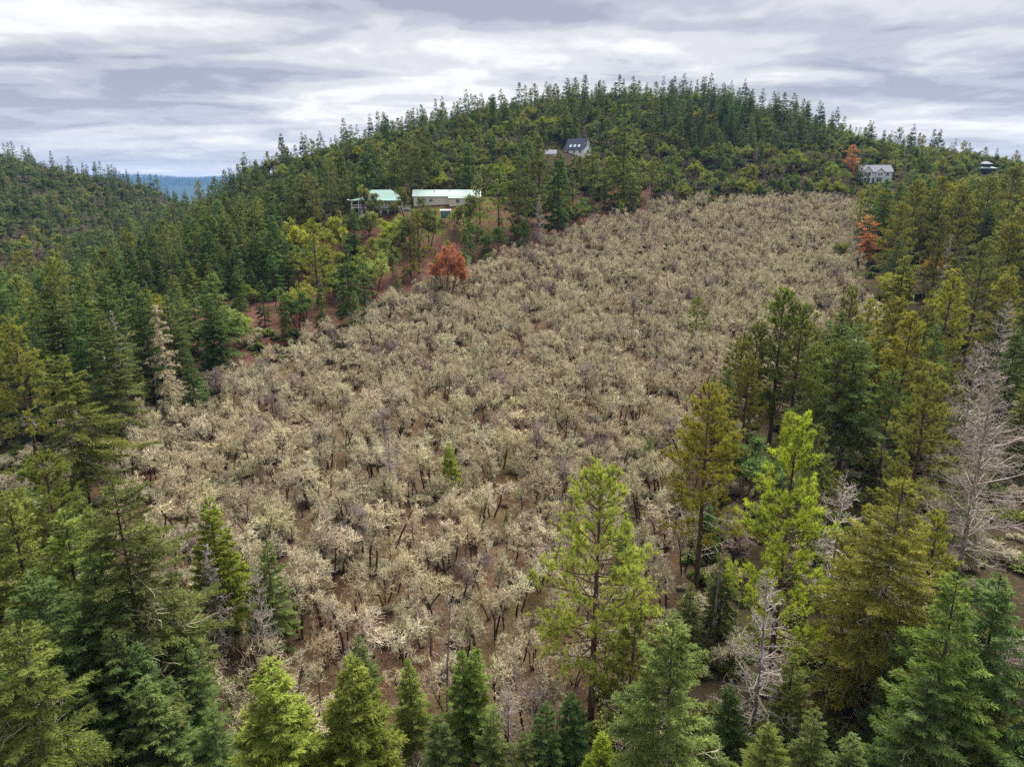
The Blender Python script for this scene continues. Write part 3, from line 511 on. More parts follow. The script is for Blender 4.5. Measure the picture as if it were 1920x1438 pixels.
# kind, prototype, x, top y, base y (0 = from height), height, tint, label
EX=[
('douglas_fir','firn3',25,1175,0,23,OL,'shaggy olive fir hung with pale lichen, tallest of the firs by the dark hollow'),
('douglas_fir','firn0',58,1078,0,23,BL,'blue-green fir with a lichen-flecked middle rising behind the shaggy olive fir'),
('douglas_fir','firn2',12,925,0,24,OL,'olive fir standing behind the tufted pine by the oak edge'),
('pine_tree','pinen3',78,838,0,24,OL,'open-topped pine with upright tufted shoots beside the lowest corner of the oaks'),
('douglas_fir','firn0',110,955,0,22,OL,'olive fir in front of the open-topped tufted pine'),
('douglas_fir','firn3',213,900,0,27,MD,'broad tall green fir with lichened inner twigs at the oak edge'),
('douglas_fir','firn4',165,1040,0,22,MD,'narrow green fir in front of the broad tall fir'),
('douglas_fir','firn1',318,1075,0,17,MD,'slender fir between the broad tall fir and the grey snags'),
('douglas_fir','firn2',213,1180,0,17,BL,'small blue-green fir in front of the broad tall fir'),
('douglas_fir','firyoung',258,1203,0,15,BL,'young fir with dense blue-green boughs beside a smaller blue-green fir'),
('douglas_fir','firyoung',276,1270,0,14,MD,'young mid-green fir at the foot of the blue-green firs'),
('douglas_fir','firn4',188,1345,0,11,BL,'little blue-green fir at the edge of the dark hollow'),
('douglas_fir','firn0',120,1230,0,15,DK,'shaded dark fir behind the dark hollow'),
('douglas_fir','firn1',345,1200,0,13,MD,'thin fir standing apart over leaf litter beside the mossy hollow'),
('douglas_fir','firyoung',426,928,1196,0,(1.5,1.5,.75),'bright green pointed fir at the oak edge behind the dense grey snag'),
('douglas_fir','firn2',520,1012,1215,0,MD,'mid-green fir standing behind the white-limbed snag'),
('dead_snag','snag1',418,1018,1240,0,(1.0,.95,.95),'dead conifer with fine dense grey twigs before the bright green pointed fir'),
('dead_snag','snag0',503,1052,1268,0,(1.05,1.02,.98),'dead white-limbed conifer with sparse upcurved branches beside the yellow-green fir'),
('douglas_fir','firyoung',505,1236,0,19,(1.35,1.32,.78),'broad yellow-green fir at the foot of the white-limbed snag'),
('douglas_fir','firyoung',650,1238,0,17,(1.28,1.25,.78),'yellow-green fir standing alone before the oaks'),
('douglas_fir','firn1',672,1196,0,11,MD,'small fir peeping out behind the lone yellow-green fir'),
('douglas_fir','firn4',767,1238,0,11,OL,'thin olive young fir among the oaks by the bare pole'),
('douglas_fir','firn4',868,1222,0,13,(1.2,1.2,.85),'twin-topped green fir in front of the bare pole'),
('douglas_fir','firn4',893,1218,0,13,(1.2,1.2,.85),'green fir pressed against the twin-topped fir'),
('dead_snag','snag5',840,1105,1400,0,(.9,.75,.72),'slender reddish-grey bare pole with a wispy twig top among the oaks'),
('dead_snag','snag2',955,1290,0,9,(1.05,1,.95),'short broken snag with long crooked limbs beside the dark low firs'),
('pine_tree','pinen0',1108,872,1352,0,(1.5,1.6,1.05),'tall pine with an open tufted crown and bare dark lower trunk'),
('pine_tree','pinen1',1187,1140,0,17,OL,'smaller pine with upright tufts beside the tall open-crowned pine'),
('douglas_fir','firn4',1168,962,1120,0,(1.3,1.35,.8),'small bright fir half hidden behind the tall open-crowned pine'),
('douglas_fir','firn0',1266,1160,0,22,(1.0,1.1,1.0),'wide grey-green fir beside the silver up-swept snag'),
('douglas_fir','firn2',1025,1322,0,10,DK,'low dark fir at the foot of the tall open-crowned pine'),
('douglas_fir','firn0',1070,1300,0,10,DK,'low dark fir crowding the tall pine trunk'),
('douglas_fir','firn1',925,1330,0,10,MD,'low green fir beside the short broken snag'),
('douglas_fir','firyoung',1128,1378,0,9,(2.1,1.9,.75),'small lime-yellow fir below the tall open-crowned pine'),
('dead_snag','snag0',1407,1068,1408,0,(1.05,1.0,.97),'silver dead conifer with long up-swept bare branches'),
('dead_snag','snag5',1334,945,1215,0,(.5,.38,.34),'thin dark red-brown dead trunk behind the silver up-swept snag'),
('douglas_fir','firyoung',1322,940,1040,0,(.9,1.3,.95),'small deep green fir tucked against the thin dark dead trunk'),
('douglas_fir','firn1',1345,1030,1200,0,MD,'green fir in front of the thin dark dead trunk'),
('douglas_fir','firbig',1622,903,1335,0,(1.75,1.5,.95),'huge spreading olive fir full of pale lichened limbs'),
('dead_snag','snag2',1586,892,0,19,(1.0,.95,.95),'grey snag top showing behind the huge spreading fir'),
('douglas_fir','firn2',1800,1080,0,24,(.92,1.12,.82),'dense dark green conical fir beside the huge spreading fir'),
('douglas_fir','firn0',1885,1085,0,22,BL,'blue-green fir behind the dense dark conical fir'),
('douglas_fir','firn3',1748,1275,0,17,MD,'green fir in front of the dense dark conical fir'),
('douglas_fir','firn3',1862,1315,0,14,LT,'pale lichen-flecked fir before a dark gap in the forest'),
('douglas_fir','firn0',1440,1358,0,12,OL,'olive fir at the foot of the silver up-swept snag'),
('douglas_fir','firyoung',1600,1375,0,11,MD,'small dense green fir below the huge spreading fir'),
('douglas_fir','firn1',1530,1330,0,12,MD,'thin green fir under the limbs of the huge spreading fir'),
('douglas_fir','firn2',1330,1345,0,12,MD,'low green fir between the wide grey-green fir and the silver snag'),
('dead_snag','snag2',1900,1180,0,17,(1.05,1,.97),'dead conifer with white crooked limbs in the dark gap'),
('pine_tree','pinebright',1443,783,1262,0,(1.8,1.85,.8),'vivid yellow-green pine with dense upright candle-like shoots'),
('pine_tree','pinen3',1305,718,1100,0,GO,'sparse golden-yellow pine at the edge of the oaks'),
('madrone_tree','madn3',1376,785,985,0,(.62,.80,.85),'round dark evergreen madrone between the golden pine and the vivid pine'),
('dead_snag','snag3',1795,690,1080,0,(.95,.88,.85),'great dead conifer with a tangle of sweeping grey branches'),
('dead_snag','snag0',1838,640,0,24,(.95,.9,.86),'tall grey dead conifer behind the great tangled snag'),
('dead_snag','snag0',1893,560,0,22,(1.05,1,.95),'pale dead conifer with upcurved limbs among dark firs'),
('pine_tree','pinen2',1442,540,830,0,(1.0,1.1,.85),'tall green pine, the highest of the clump behind the vivid pine'),
('pine_tree','pinen0',1475,572,840,0,(.95,1.08,.85),'green pine with a bare dark trunk in the clump behind the vivid pine'),
('pine_tree','pinen2',1400,610,830,0,(1.0,1.1,.85),'green pine at the oak side of the clump behind the vivid pine'),
('pine_tree','pinen0',1545,640,890,0,(1.1,1.1,.85),'loose green pine with mossy dead lower limbs beside the pine clump'),
('pine_tree','pinen3',1643,688,915,0,(.82,.98,.85),'dark green pine with tufted branch ends beside the loose pine'),
('pine_tree','pinen1',1752,680,0,25,OL,'olive pine standing before the great tangled snag'),
('pine_tree','pinen1',1788,505,0,26,YG,'yellow-green tufted pine rising above the great tangled snag'),
('pine_tree','pinen2',1722,338,0,27,OL,'olive rounded pine, foremost of the tall pines by the upper oaks'),
('pine_tree','pinen0',1690,382,0,25,OL,'olive pine at the oak side of the tall pine stand'),
('pine_tree','pinen2',1812,348,0,28,OL,'massive olive pine in the tall pine stand'),
('pine_tree','pinen0',1862,330,0,27,OL,'high olive pine topping the tall pine stand'),
('pine_tree','pinen2',1905,312,0,27,OL,'olive pine at the far end of the tall pine stand'),
('pine_tree','pinen1',1770,405,0,25,MD,'green pine in the middle of the tall pine stand'),
('pine_tree','pinen0',1850,450,0,26,MD,'green pine before the massive olive pine'),
('pine_tree','pinen2',1900,420,0,26,OL,'olive pine beside the massive olive pine'),
('dead_pine','deadpine0',1622,402,492,0,(1.75,1.6,1.35),'dead pine with rusty orange needles at the upper oak edge'),
('dead_pine','deadpine0',1594,270,335,0,(1.3,1.15,1.0),'rusty red dead conifer beside the pale blue two-storey house'),
('dead_madrone','deadmad0',836,455,570,0,(1.05,.98,.92),'broad madrone with dead orange leaves where red soil meets the oaks'),
('pine_tree','pinef1',1618,356,0,16,YG,'yellowish young pine above the rusty orange pine'),
('madrone_tree','madn1',1575,448,492,0,OL,'olive madrone bush beside the rusty orange pine'),
('madrone_tree','madn1',1690,500,580,0,YG,'wide flat-topped yellow-green madrone below the tall pine stand'),
('madrone_tree','madn0',1660,512,590,0,OL,'olive madrone beside the wide flat-topped madrone'),
('madrone_tree','madn1',1738,468,545,0,(1.9,1.2,.6),'bronze-leaved madrone under the tall pine stand'),
('dead_snag','snag5',1745,440,640,0,(1,.9,.82),'bare pinkish trunk standing among the madrones'),
('dead_snag','snag5',1700,480,640,0,(.9,.7,.6),'bare reddish trunk in front of the wide flat-topped madrone'),
('pine_tree','pinef2',1302,556,658,0,(1.2,1.25,.85),'lone young green pine in the middle of the oaks'),
('douglas_fir','firyoung',846,828,935,0,(1.75,1.7,.8),'small bright green fir alone among the oaks'),
('douglas_fir','firyoung',304,805,840,0,MD,'tiny fir alone in the lower corner of the oaks'),
('douglas_fir','firn1',1214,815,900,0,LT,'pale young fir tangled in oak branches near the golden pine'),
('douglas_fir','firn4',950,955,1010,0,YG,'thin yellowish young fir among the oaks behind the tall pine'),
('dead_snag','snag4',322,565,775,0,(1,.98,.95),'dead conifer thickly bearded with pale lichen at the oak edge'),
('dead_snag','snag4',430,700,790,0,(1,.95,.9),'short lichen-covered dead conifer beside the oak edge'),
('dead_snag','snag4',325,690,790,0,(1,.95,.9),'small lichened snag in front of the bearded dead conifer'),
('dead_snag','snag5',245,580,770,0,(1.1,1,.95),'leaning bare pale pole over the red bank'),
('dead_snag','snag1',735,805,960,0,(.95,.88,.88),'wispy grey dead sapling standing among the middle oaks'),
('dead_snag','snag1',1010,365,462,0,(1.05,1,.95),'grey dead conifer on red soil above the oaks'),
('dead_snag','snag1',1215,348,405,0,(.9,.82,.8),'greyish dead conifer at the top edge of the oaks'),
('douglas_fir','firn2',370,660,785,0,DK,'dark fir behind the bearded dead conifer'),
('douglas_fir','firn1',265,665,790,0,LT,'slim pale fir before the red bank'),
('douglas_fir','firn0',185,590,0,25,MD,'tall fir with lichened lower boughs above the lower oak corner'),
('douglas_fir','firn3',115,665,0,24,OL,'lichen-flecked olive fir above the lower oak corner'),
('pine_tree','pinen3',15,590,0,27,(1.4,1.3,.9),'pale tufted pine leaning out beside dark firs'),
('douglas_fir','firf0',1166,195,395,0,(1.25,1.15,.85),'tallest fir of the upper slope, olive and pointed, below the dark-roofed house'),
('douglas_fir','firf1',1046,285,440,0,(.75,1.05,.9),'dark green dense fir above the top of the oaks'),
('pine_tree','pinef0',1010,262,430,0,MD,'tall green pine beside the dark dense fir'),
('douglas_fir','firf2',985,400,482,0,(.85,1.1,.9),'short dense fir on red soil at the oak edge'),
('pine_tree','pinef1',972,285,440,0,MD,'slim pine on red soil beside the tall green pine'),
('pine_tree','pinef3',935,312,430,0,(1.1,1.2,.9),'slim long-trunked pine at the end of the long cream outbuilding'),
('pine_tree','pinef2',900,330,420,0,MD,'small pine at the corner of the long cream outbuilding'),
('douglas_fir','firf3',1255,272,375,0,(1.2,1.2,.85),'green fir above the top edge of the oaks'),
('douglas_fir','firf0',1110,250,360,0,OL,'olive fir in front of the dark-roofed house'),
('pine_tree','pinef3',788,245,362,0,(.9,.9,.8),'tall brownish pine behind the long cream outbuilding'),
('pine_tree','pinef3',808,250,362,0,(.85,.88,.8),'long-trunked brownish pine beside its twin behind the outbuilding'),
('douglas_fir','firf4',880,255,370,0,DK,'dark fir on the slope behind the long cream outbuilding'),
('madrone_tree','madf2',760,340,415,0,(1.1,1.0,.8),'umbrella-shaped madrone in front of the teal-roofed house'),
('madrone_tree','madf2',690,335,412,0,(1.1,1.0,.8),'round-headed madrone screening the middle of the teal-roofed house'),
('madrone_tree','madf0',716,358,414,0,MD,'open madrone in front of the teal-roofed porch'),
('madrone_tree','madf0',872,358,450,0,(1.1,1.1,.8),'forked madrone on the grass below the outbuilding'),
('madrone_tree','madf1',785,384,470,0,(.75,.85,.75),'dense dark madrone beside the stilted hut'),
('madrone_tree','madf3',806,392,468,0,(.9,.95,.8),'madrone with bare stems under the stilted hut'),
('madrone_tree','madf1',735,405,470,0,YG,'bright yellow-green madrone below the teal-roofed house'),
('madrone_tree','madf0',650,400,490,0,YG,'yellow-green madrone on red soil below the teal-roofed house'),
('madrone_tree','madf1',560,415,500,0,YG,'tall yellow-green madrone at the edge of the fir forest'),
('madrone_tree','madf3',470,445,520,0,YG,'yellow-green madrone clump among the firs'),
('madrone_tree','madf1',700,475,560,0,(1.1,1.2,1.1),'grey-green madrone on the red bank'),
('madrone_tree','madf0',740,440,520,0,(1.1,1.2,1.1),'pale green madrone above the red bank'),
('madrone_tree','madf3',430,580,680,0,MD,'round madrone above the upper left oaks by the red bank'.replace(' left','')),
('douglas_fir','firf1',608,530,632,0,(.9,1.15,.9),'dense young fir at the oak edge beside the red bank'),
('douglas_fir','firf2',668,545,632,0,LT,'pale young fir standing into the oaks below the red bank'),
('douglas_fir','firf4',540,560,650,0,MD,'young fir beside the dense young fir at the oak edge'),
('douglas_fir','firn0',150,1290,0,14,MD,'mid-green fir at the mouth of the dark hollow'),
('douglas_fir','firn3',395,1330,0,10,DK,'low shaded fir beside the broad yellow-green fir'),
('douglas_fir','firn1',730,1372,0,8,OL,'short olive fir below the lone yellow-green fir'),
('douglas_fir','firn0',820,1340,0,10,MD,'ragged green fir at the foot of the bare pole'),
('douglas_fir','firn2',1210,1340,0,11,MD,'green fir below the wide grey-green fir'),
('douglas_fir','firn1',1296,1095,0,9,MD,'small green fir between the golden pine and the thin dark trunk'),
('douglas_fir','firn0',1372,1285,0,9,DK,'low dark fir behind the trunk of the silver snag'),
('douglas_fir','firn2',1490,1225,0,12,OL,'olive fir under the vivid yellow-green pine'),
('douglas_fir','firn4',1700,1185,0,14,MD,'narrow green fir wedged beside the huge spreading fir'),
('douglas_fir','firn0',1660,1385,0,10,DK,'low dark fir at the skirt of the huge spreading fir'),
('douglas_fir','firn1',1920,1250,0,15,MD,'green fir at the far side of the dark gap'),
('douglas_fir','firn3',985,1375,0,8,MD,'ragged low fir beside the low dark firs'),
('madrone_tree','madf0',676,378,404,0,(1.1,1.1,.8),'low madrone against the porch posts of the teal-roofed house'),
('madrone_tree','madf3',660,382,406,0,(1.0,1.1,.8),'low madrone at the porch corner between house and hoop tunnel'),
('madrone_tree','madf1',738,376,404,0,(1.1,1.1,.8),'low madrone before the sliding doors of the teal-roofed house'),
('madrone_tree','madf3',792,368,396,0,(1.0,1.1,.8),'madrone hiding the near corner of the long outbuilding'),
('madrone_tree','madf0',700,380,408,0,YG,'small yellow-green madrone below the teal-roofed porch'),
('douglas_fir','firf2',1625,322,352,0,DK,'small dark fir in front of the pale blue house'),
('douglas_fir','firf1',1612,288,345,0,MD,'slim fir at the corner of the pale blue house'),
('pine_tree','pinef1',625,300,410,0,MD,'pine beside the hoop tunnel'),
('pine_tree','pinef2',590,330,440,0,MD,'green pine below the hoop tunnel'),
('pine_tree','pinef3',640,395,480,0,(1.3,1.25,.8),'yellowish pine on the red soil below the house'),
]
TREES=[]
def add_tree(kind,key,P,h,tint,label=None,rot=None,sx=1.0): TREES.append(dict(kind=kind,key=key,P=np.asarray(P,float),h=float(h),tint=tint,label=label,rot=rot,sx=sx))
rngp=np.random.default_rng(77)
for kind,key,x,yt,yb,h,tint,lab in EX:
    P,hh=by_base(x,yt,yb) if yb else by_height(x,yt,h)
    add_tree(kind,key,P,hh,tint,lab,rngp.uniform(0,6.28),{'deadmad0':.72,'pinebright':.85,'deadpine0':1.25}[key] if key in('deadmad0','pinebright','deadpine0') else .66 if x==503 else 1.25 if key=='firyoung' and yt>1100 else 1.1 if key.startswith('firn') else 1.)
if DEBUG:
    for t in TREES: print(t['kind'],t['key'],t['P'].round(0),round(t['h'],1),t['label'])
KEEP=[(655,768,350,402,276,'h'),(774,905,354,386,283,'h'),(1056,1106,260,290,380,'h'),(1608,1672,308,345,362,'h'),(1836,1868,300,328,425,'h'),(826,848,388,410,262,'h'),(634,664,366,392,274,'h'),(1022,1042,276,292,376,'h')]
HERO=['rusty red dead','great dead','vivid yellow-green pine with','golden-yellow','open tufted crown','silver dead','huge spreading olive','dense grey twigs'.replace('dense','fine dense'),'white-limbed conifer','highest of the clump','rusty orange needles','thickly bearded','grey dead conifer behind the great','yellow-green tufted pine rising','foremost of the tall','massive olive pine in','dark green pine with tufted','loose green pine','bright green pointed','round dark evergreen','lone young green pine','wide flat-topped yellow-green']
HW={'firbig':.27,'snag3':.26}
for t in TREES:
    if any(k in t['label'] for k in HERO):
        a=project(*t['P']); b=project(t['P'][0],t['P'][1],t['P'][2]+t['h']); w=HW.get(t['key'],.17)*t['h']*F/a[2]
        KEEP.append((b[0]-w,b[0]+w,b[1],b[1]+(a[1]-b[1])*.8,a[2]-1,'t'))
taken=[(t['P'][0],t['P'][1],1.6 if t['kind'] in('madrone_tree','dead_snag') else 2.6) for t in TREES]
class Hash:
    def __init__(s,c): s.c=c; s.d={}
    def near(s,x,y,r):
        i,j=int(x//s.c),int(y//s.c)
        for a in (-1,0,1):
            for b in (-1,0,1):
                for (px,py,pr) in s.d.get((i+a,j+b),()):
                    if (px-x)**2+(py-y)**2<max(r,pr)**2: return True
        return False
    def put(s,x,y,r): s.d.setdefault((int(x//s.c),int(y//s.c)),[]).append((x,y,r))
HS=Hash(10.)
for x,y,r in taken: HS.put(x,y,r)
HOUSES_XY=[(hit(715,398)[:2],13),(hit(840,383)[:2],15),(hit(1078,290)[:2],9),(hit(1640,342)[:2],10),(hit(1850,322)[:2],8),(hit(836,418)[:2],3),(hit(650,390)[:2],5),(hit(1032,290)[:2],5),(hit(843,306)[:2],4)]
def clear_of_houses(X,Y,px,py,h,f,wid):
    for (c,r) in HOUSES_XY:
        if (X-c[0])**2+(Y-c[1])**2<r*r: return False
    top=py-F*h/f*.97; w=F*wid/f
    for x0,x1,y0,y1,dep,_ in KEEP:
        if f<dep and px+w*.8>x0 and px-w<x1 and top<(y0+.74*(y1-y0) if _=='h' else y1-6) and py>y0: return False
    return True
def scatter(x0,x1,y0,y1,step,seed):
    r=np.random.default_rng(seed); X,Y=np.meshgrid(np.arange(x0,x1,step),np.arange(y0,y1,step))
    X=X+(np.arange(X.shape[0])%2)[:,None]*step*.5+r.uniform(-.42,.42,X.shape)*step; Y=Y+r.uniform(-.42,.42,X.shape)*step
    X=X.ravel();Y=Y.ravel(); Z=ground(X,Y); px,py,f=project(X,Y,Z); ok=(px>-90)&(px<2010)&(Y>38); return X[ok],Y[ok],Z[ok],px[ok],py[ok],f[ok],r
# oaks
X,Y,Z,px,py,f,r=scatter(-140,190,46,345,2.8,11)
io=in_poly(X,Y,OAKP)
for i in np.nonzero(io)[0]:
    gap=math.sin(X[i]/9.+1)*math.sin(Y[i]/11.+.4)
    if r.random()<.10+.10*(gap>.45): continue
    if HS.near(X[i],Y[i],1.3): continue
    HS.put(X[i],Y[i],1.3); h=(r.uniform(5.2,9.4) if r.random()<.82 else r.uniform(3.2,5.2))*(1.0 if Y[i]<230 else .9)
    if r.random()<.055: add_tree('bare_tree',f'bare{r.integers(3)}',(X[i],Y[i],Z[i]),h*1.05,(1,.96,1.02),None,r.uniform(0,6.28))
    else:
        q=r.uniform(.78,1.08); add_tree('oak_tree',f'oak{r.integers(9)}',(X[i],Y[i],Z[i]),h,(q,q*r.uniform(.95,1.02),q*r.uniform(.88,1.06)),None,r.uniform(0,6.28),r.uniform(.75,1.15))
# yellow-green shrubs in the upper oaks
X,Y,Z,px,py,f,r=scatter(-20,190,190,345,9.0,12)
for i in np.nonzero(in_poly(X,Y,OAKP))[0]:
    if r.random()<(.55 if px[i]>1000 else .12): add_tree('evergreen_shrub',f'shrub{r.integers(3)}',(X[i],Y[i],Z[i]),r.uniform(2.2,4.2),[(1.25,1.1,.9),(1,1,.9),(.9,.85,.75)][r.integers(3)],None,r.uniform(0,6.28))
# everything else
X,Y,Z,px,py,f,r=scatter(-560,520,40,720,5.4,13)
io=in_poly(X,Y,OAKP)|((Y<74)&(np.abs(X+3)<26)); iso=in_poly(X,Y,SOILP); ig=in_poly(X,Y,GRASSP)
FT=[(DK,.40),(MD,.30),(OL,.14),(BL,.16)]
def pick(opts,r):
    u=r.random()*sum(o[1] for o in opts)
    for o in opts:
        u-=o[1]
        if u<=0: return o[0]
    return opts[-1][0]
for i in np.argsort(f):
    if io[i]: continue
    x,y=px[i],py[i]; Yi=Y[i]; u=r.random(); near=f[i]<150
    # mix of kinds by the part of the hillside
    if ig[i]: dens,mixk=.05,[('m',1)]
    elif iso[i]: dens,mixk=(.44,[('m',.70),('p',.12),('f',.18)]) if x>520 else (.42,[('f',.8),('m',.2)])
    elif Yi>560 and X[i]<-180: dens,mixk=.5,[('f',.52),('m',.34),('b',.14)]
    elif X[i]<-250 and Yi>380: dens,mixk=.5,[('f',.45),('m',.33),('b',.22)]
    elif y<335 and 1230<x<1560 and Yi>410: dens,mixk=.85,[('f',.86),('m',.10),('b',.04)]
    elif x>1130 and 308<y<405 and Yi>300: dens,mixk=.7,[('m',.58),('b',.34),('f',.04),('p',.04)]
    elif Yi>300 and x>1130 and y>270: dens,mixk=.68,[('m',.46),('b',.30),('f',.20),('p',.04)]
    elif Yi>300 and x>420: dens,mixk=.8,[('f',.48),('m',.38),('p',.04),('b',.10)]
    elif x<700: dens,mixk=.55,[('f',.82),('m',.10),('p',.08)]
    else: dens,mixk=.62,[('p',.44),('f',.36),('m',.12),('b',.08)]
    if u>dens: continue
    k=pick(mixk,r)
    rad={'f':3.0,'p':3.2,'m':2.6,'b':2.4}[k]
    if HS.near(X[i],Yi,rad): continue
    P=(X[i],Yi,Z[i]); rot=r.uniform(0,6.28)
    if x>1560 and Yi<345 and k in 'fp': hmax=(y-352)*f[i]/F*1.1
    else: hmax=99
    if hmax<5: continue
    if k=='f':
        h=r.uniform(14,25) if Yi<300 else r.uniform(6,15)
        if Yi>380 and r.random()<.17: h=r.uniform(16,24)
        if Yi<58: h=r.uniform(9,15)
        if iso[i]: h=r.uniform(9,17)
        h=min(h,hmax)
        if Yi<112 and x<430:
            h=min(h,(y-915)*f[i]/F*1.1)
            if h<5: continue
        tint=pick(FT,r)
        if near and x>700: tint=pick([(MD,.5),(OL,.35),(BL,.15)],r)
        if not clear_of_houses(X[i],Yi,x,y,h,f[i],2.5):
            h=r.uniform(4,8)
            if f[i]>170 or not clear_of_houses(X[i],Yi,x,y,h,f[i],1.5): continue
        key=f'firn{r.integers(5)}' if f[i]<150 else f'firf{r.integers(5)}'; add_tree('douglas_fir',key,P,h,tint,None,rot,r.uniform(.88,1.15))
    elif k=='p':
        h=r.uniform(17,26) if Yi<300 else r.uniform(13,20)
        if Yi<112 and x<430: continue
        h=min(h,hmax)
        if not clear_of_houses(X[i],Yi,x,y,h,f[i],2.8):
            h=r.uniform(5,8)
            if f[i]>170 or not clear_of_houses(X[i],Yi,x,y,h,f[i],1.5): continue
        key=f'pinen{r.integers(4)}' if f[i]<150 else f'pinef{r.integers(4)}'; add_tree('pine_tree',key,P,h,pick([(OL,.5),(MD,.4),(YG,.1)],r),None,rot,r.uniform(.9,1.15))
    elif k=='m':
        h=r.uniform(6,11.5)
        if not clear_of_houses(X[i],Yi,x,y,h,f[i],3.): continue
        key=f'madn{r.integers(4)}' if f[i]<150 else f'madf{r.integers(4)}'; add_tree('madrone_tree',key,P,h,pick([(MD,.30),(OL,.34),((.62,.76,.74),.20),(YG,.16)],r),None,rot,r.uniform(1.0,1.35))
    else:
        h=r.uniform(6,10)
        if not clear_of_houses(X[i],Yi,x,y,h,f[i],2.5): continue
        add_tree('bare_tree',f'bare{r.integers(3)}',P,h,(.9,.82,.84),None,rot,r.uniform(1,1.25))
    HS.put(X[i],Yi,rad)
print('trees planned',len(TREES),round(time.time()-T0,1))

# how much of each tree shows: a coarse front-to-back sweep
def sweep():
    BW,BH,q=640,480,3.0; cov=np.zeros((BH,BW),np.float32)
    # hidden by the ground?
    A=np.array([t['P'] for t in TREES]); H=np.array([t['h'] for t in TREES]); top=A+np.stack([0*H,0*H,H*.92],-1)
    s=np.linspace(.15,.985,70)[None]; gx=top[:,:1]*s; gy=top[:,1:2]*s; gz=CAMZ+(top[:,2:3]-CAMZ)*s
    hid=(ground(gx,gy)>gz).any(1)
    pxb,pyb,f=project(A[:,0],A[:,1],A[:,2]); pxt,pyt,_=project(A[:,0],A[:,1],A[:,2]+H)
    WID={'douglas_fir':.15,'pine_tree':.16,'oak_tree':.32,'bare_tree':.32,'madrone_tree':.36,'evergreen_shrub':.6,'dead_snag':.14,'dead_pine':.16,'dead_madrone':.3}
    OPQ={'oak_tree':.45,'bare_tree':.4,'dead_snag':.25}
    for i in np.argsort(f):
        t=TREES[i]; t['f']=f[i]; t['px']=pxt[i]; t['py']=pyt[i]; t['hid']=bool(hid[i])
        if hid[i]: t['vis']=0.; continue
        w=WID[t['kind']]*H[i]*F/f[i]/q; y0,y1=pyt[i]/q,pyb[i]/q; xc=pxt[i]/q; con=t['kind'] in('douglas_fir','dead_snag')
        a,b=max(0,int(y0)),min(BH,int(y1)+1); v=0.
        for yy in range(a,b):
            ww=w*((yy-y0)/(y1-y0+.1))*1.1 if con else w*min(1,2.5*(yy-y0+.5)/(y1-y0+.1))
            l,rr=max(0,int(xc-ww)),min(BW,int(xc+ww)+1)
            if rr>l:
                row=cov[yy,l:rr]; v+=(1-row).sum(); row+= (1-row)*OPQ.get(t['kind'],.92)
        t['vis']=v
sweep()
print('sweep',round(time.time()-T0,1))
cnt={}
THINGS=[];MASS={'bare_tree':[],'oak_tree':[],'douglas_fir':[],'madrone_tree':[]}
for k in sorted({t['kind'] for t in TREES}):
    L=[t for t in TREES if t['kind']==k]
    named=[t for t in L if t['label']]; rest=sorted([t for t in L if not t['label'] and t['vis']>(2 if k!='oak_tree' else 6)],key=lambda t:-t['vis'])
    lim=300-len(named); THINGS+=named+rest[:lim]
    if k in MASS:
        MASS[k]+=rest[lim:]+[t for t in L if not t['label'] and t['vis']<=(2 if k!='oak_tree' else 6) and not (t['hid'] and t['f']>60 and rngp.random()<.8)]
    cnt[k]=(len(L),len(named)+min(lim,len(rest)),len(MASS.get(k,())))
print(cnt)

# ---------------------------------------------------------------- labels for the trees that have none of their own yet
LAND=[('the teal-roofed white house',hit(715,398)[:2]),('the long cream outbuilding',hit(840,383)[:2]),('the dark-roofed gabled house',hit(1078,290)[:2]),('the pale blue two-storey house',hit(1640,342)[:2]),
('the green-roofed dark house',hit(1850,322)[:2]),('the stilted teal hut',hit(836,418)[:2]),('the hoop tunnel',hit(650,390)[:2])]
for t in TREES:
    nm={'orange leaves where red':'the orange-leaved madrone','rusty orange needles at':'the rusty orange pine','rusty red dead conifer':'the rusty red conifer','vivid yellow-green pine':'the vivid yellow-green pine','golden-yellow pine':'the golden pine',
     'open tufted crown':'the tall open-crowned pine','silver dead conifer':'the silver up-swept snag','huge spreading olive':'the huge spreading fir','great dead conifer':'the great tangled snag','lone young green pine':'the lone young pine',
     'small bright green fir alone':'the small bright fir','thickly bearded':'the bearded dead conifer','tallest fir of the upper':'the tallest upper fir','bright green pointed fir':'the bright pointed fir','highest of the clump':'the pine clump',
     'foremost of the tall':'the tall pine stand','slender reddish-grey bare pole':'the reddish bare pole','broad tall green fir':'the broad tall lichened fir','shaggy olive fir hung':'the shaggy lichen-hung fir','wispy grey dead sapling':'the wispy grey sapling','dense dark green conical':'the dense dark conical fir','grey dead conifer on red':'the grey snag on red soil','dense young fir at':'the young fir by the red bank','lone yellow-green':'x'}
    if t['label']:
        for a,b in nm.items():
            if a in t['label']: LAND.append((b,t['P'][:2])); break
LXY=np.array([l[1] for l in LAND])
def tint_word(t):
    a,b,c=t['tint']
    if t['kind']=='madrone_tree': return 'yellow-green' if a>1.4 else 'olive' if a>1.15 else 'dark green' if a<.8 else 'mid-green'
    return 'yellow-green' if a>1.4 else 'olive' if a>1.15 else 'blue-green' if a==.86 else 'dark green' if a<.9 else 'mid-green'
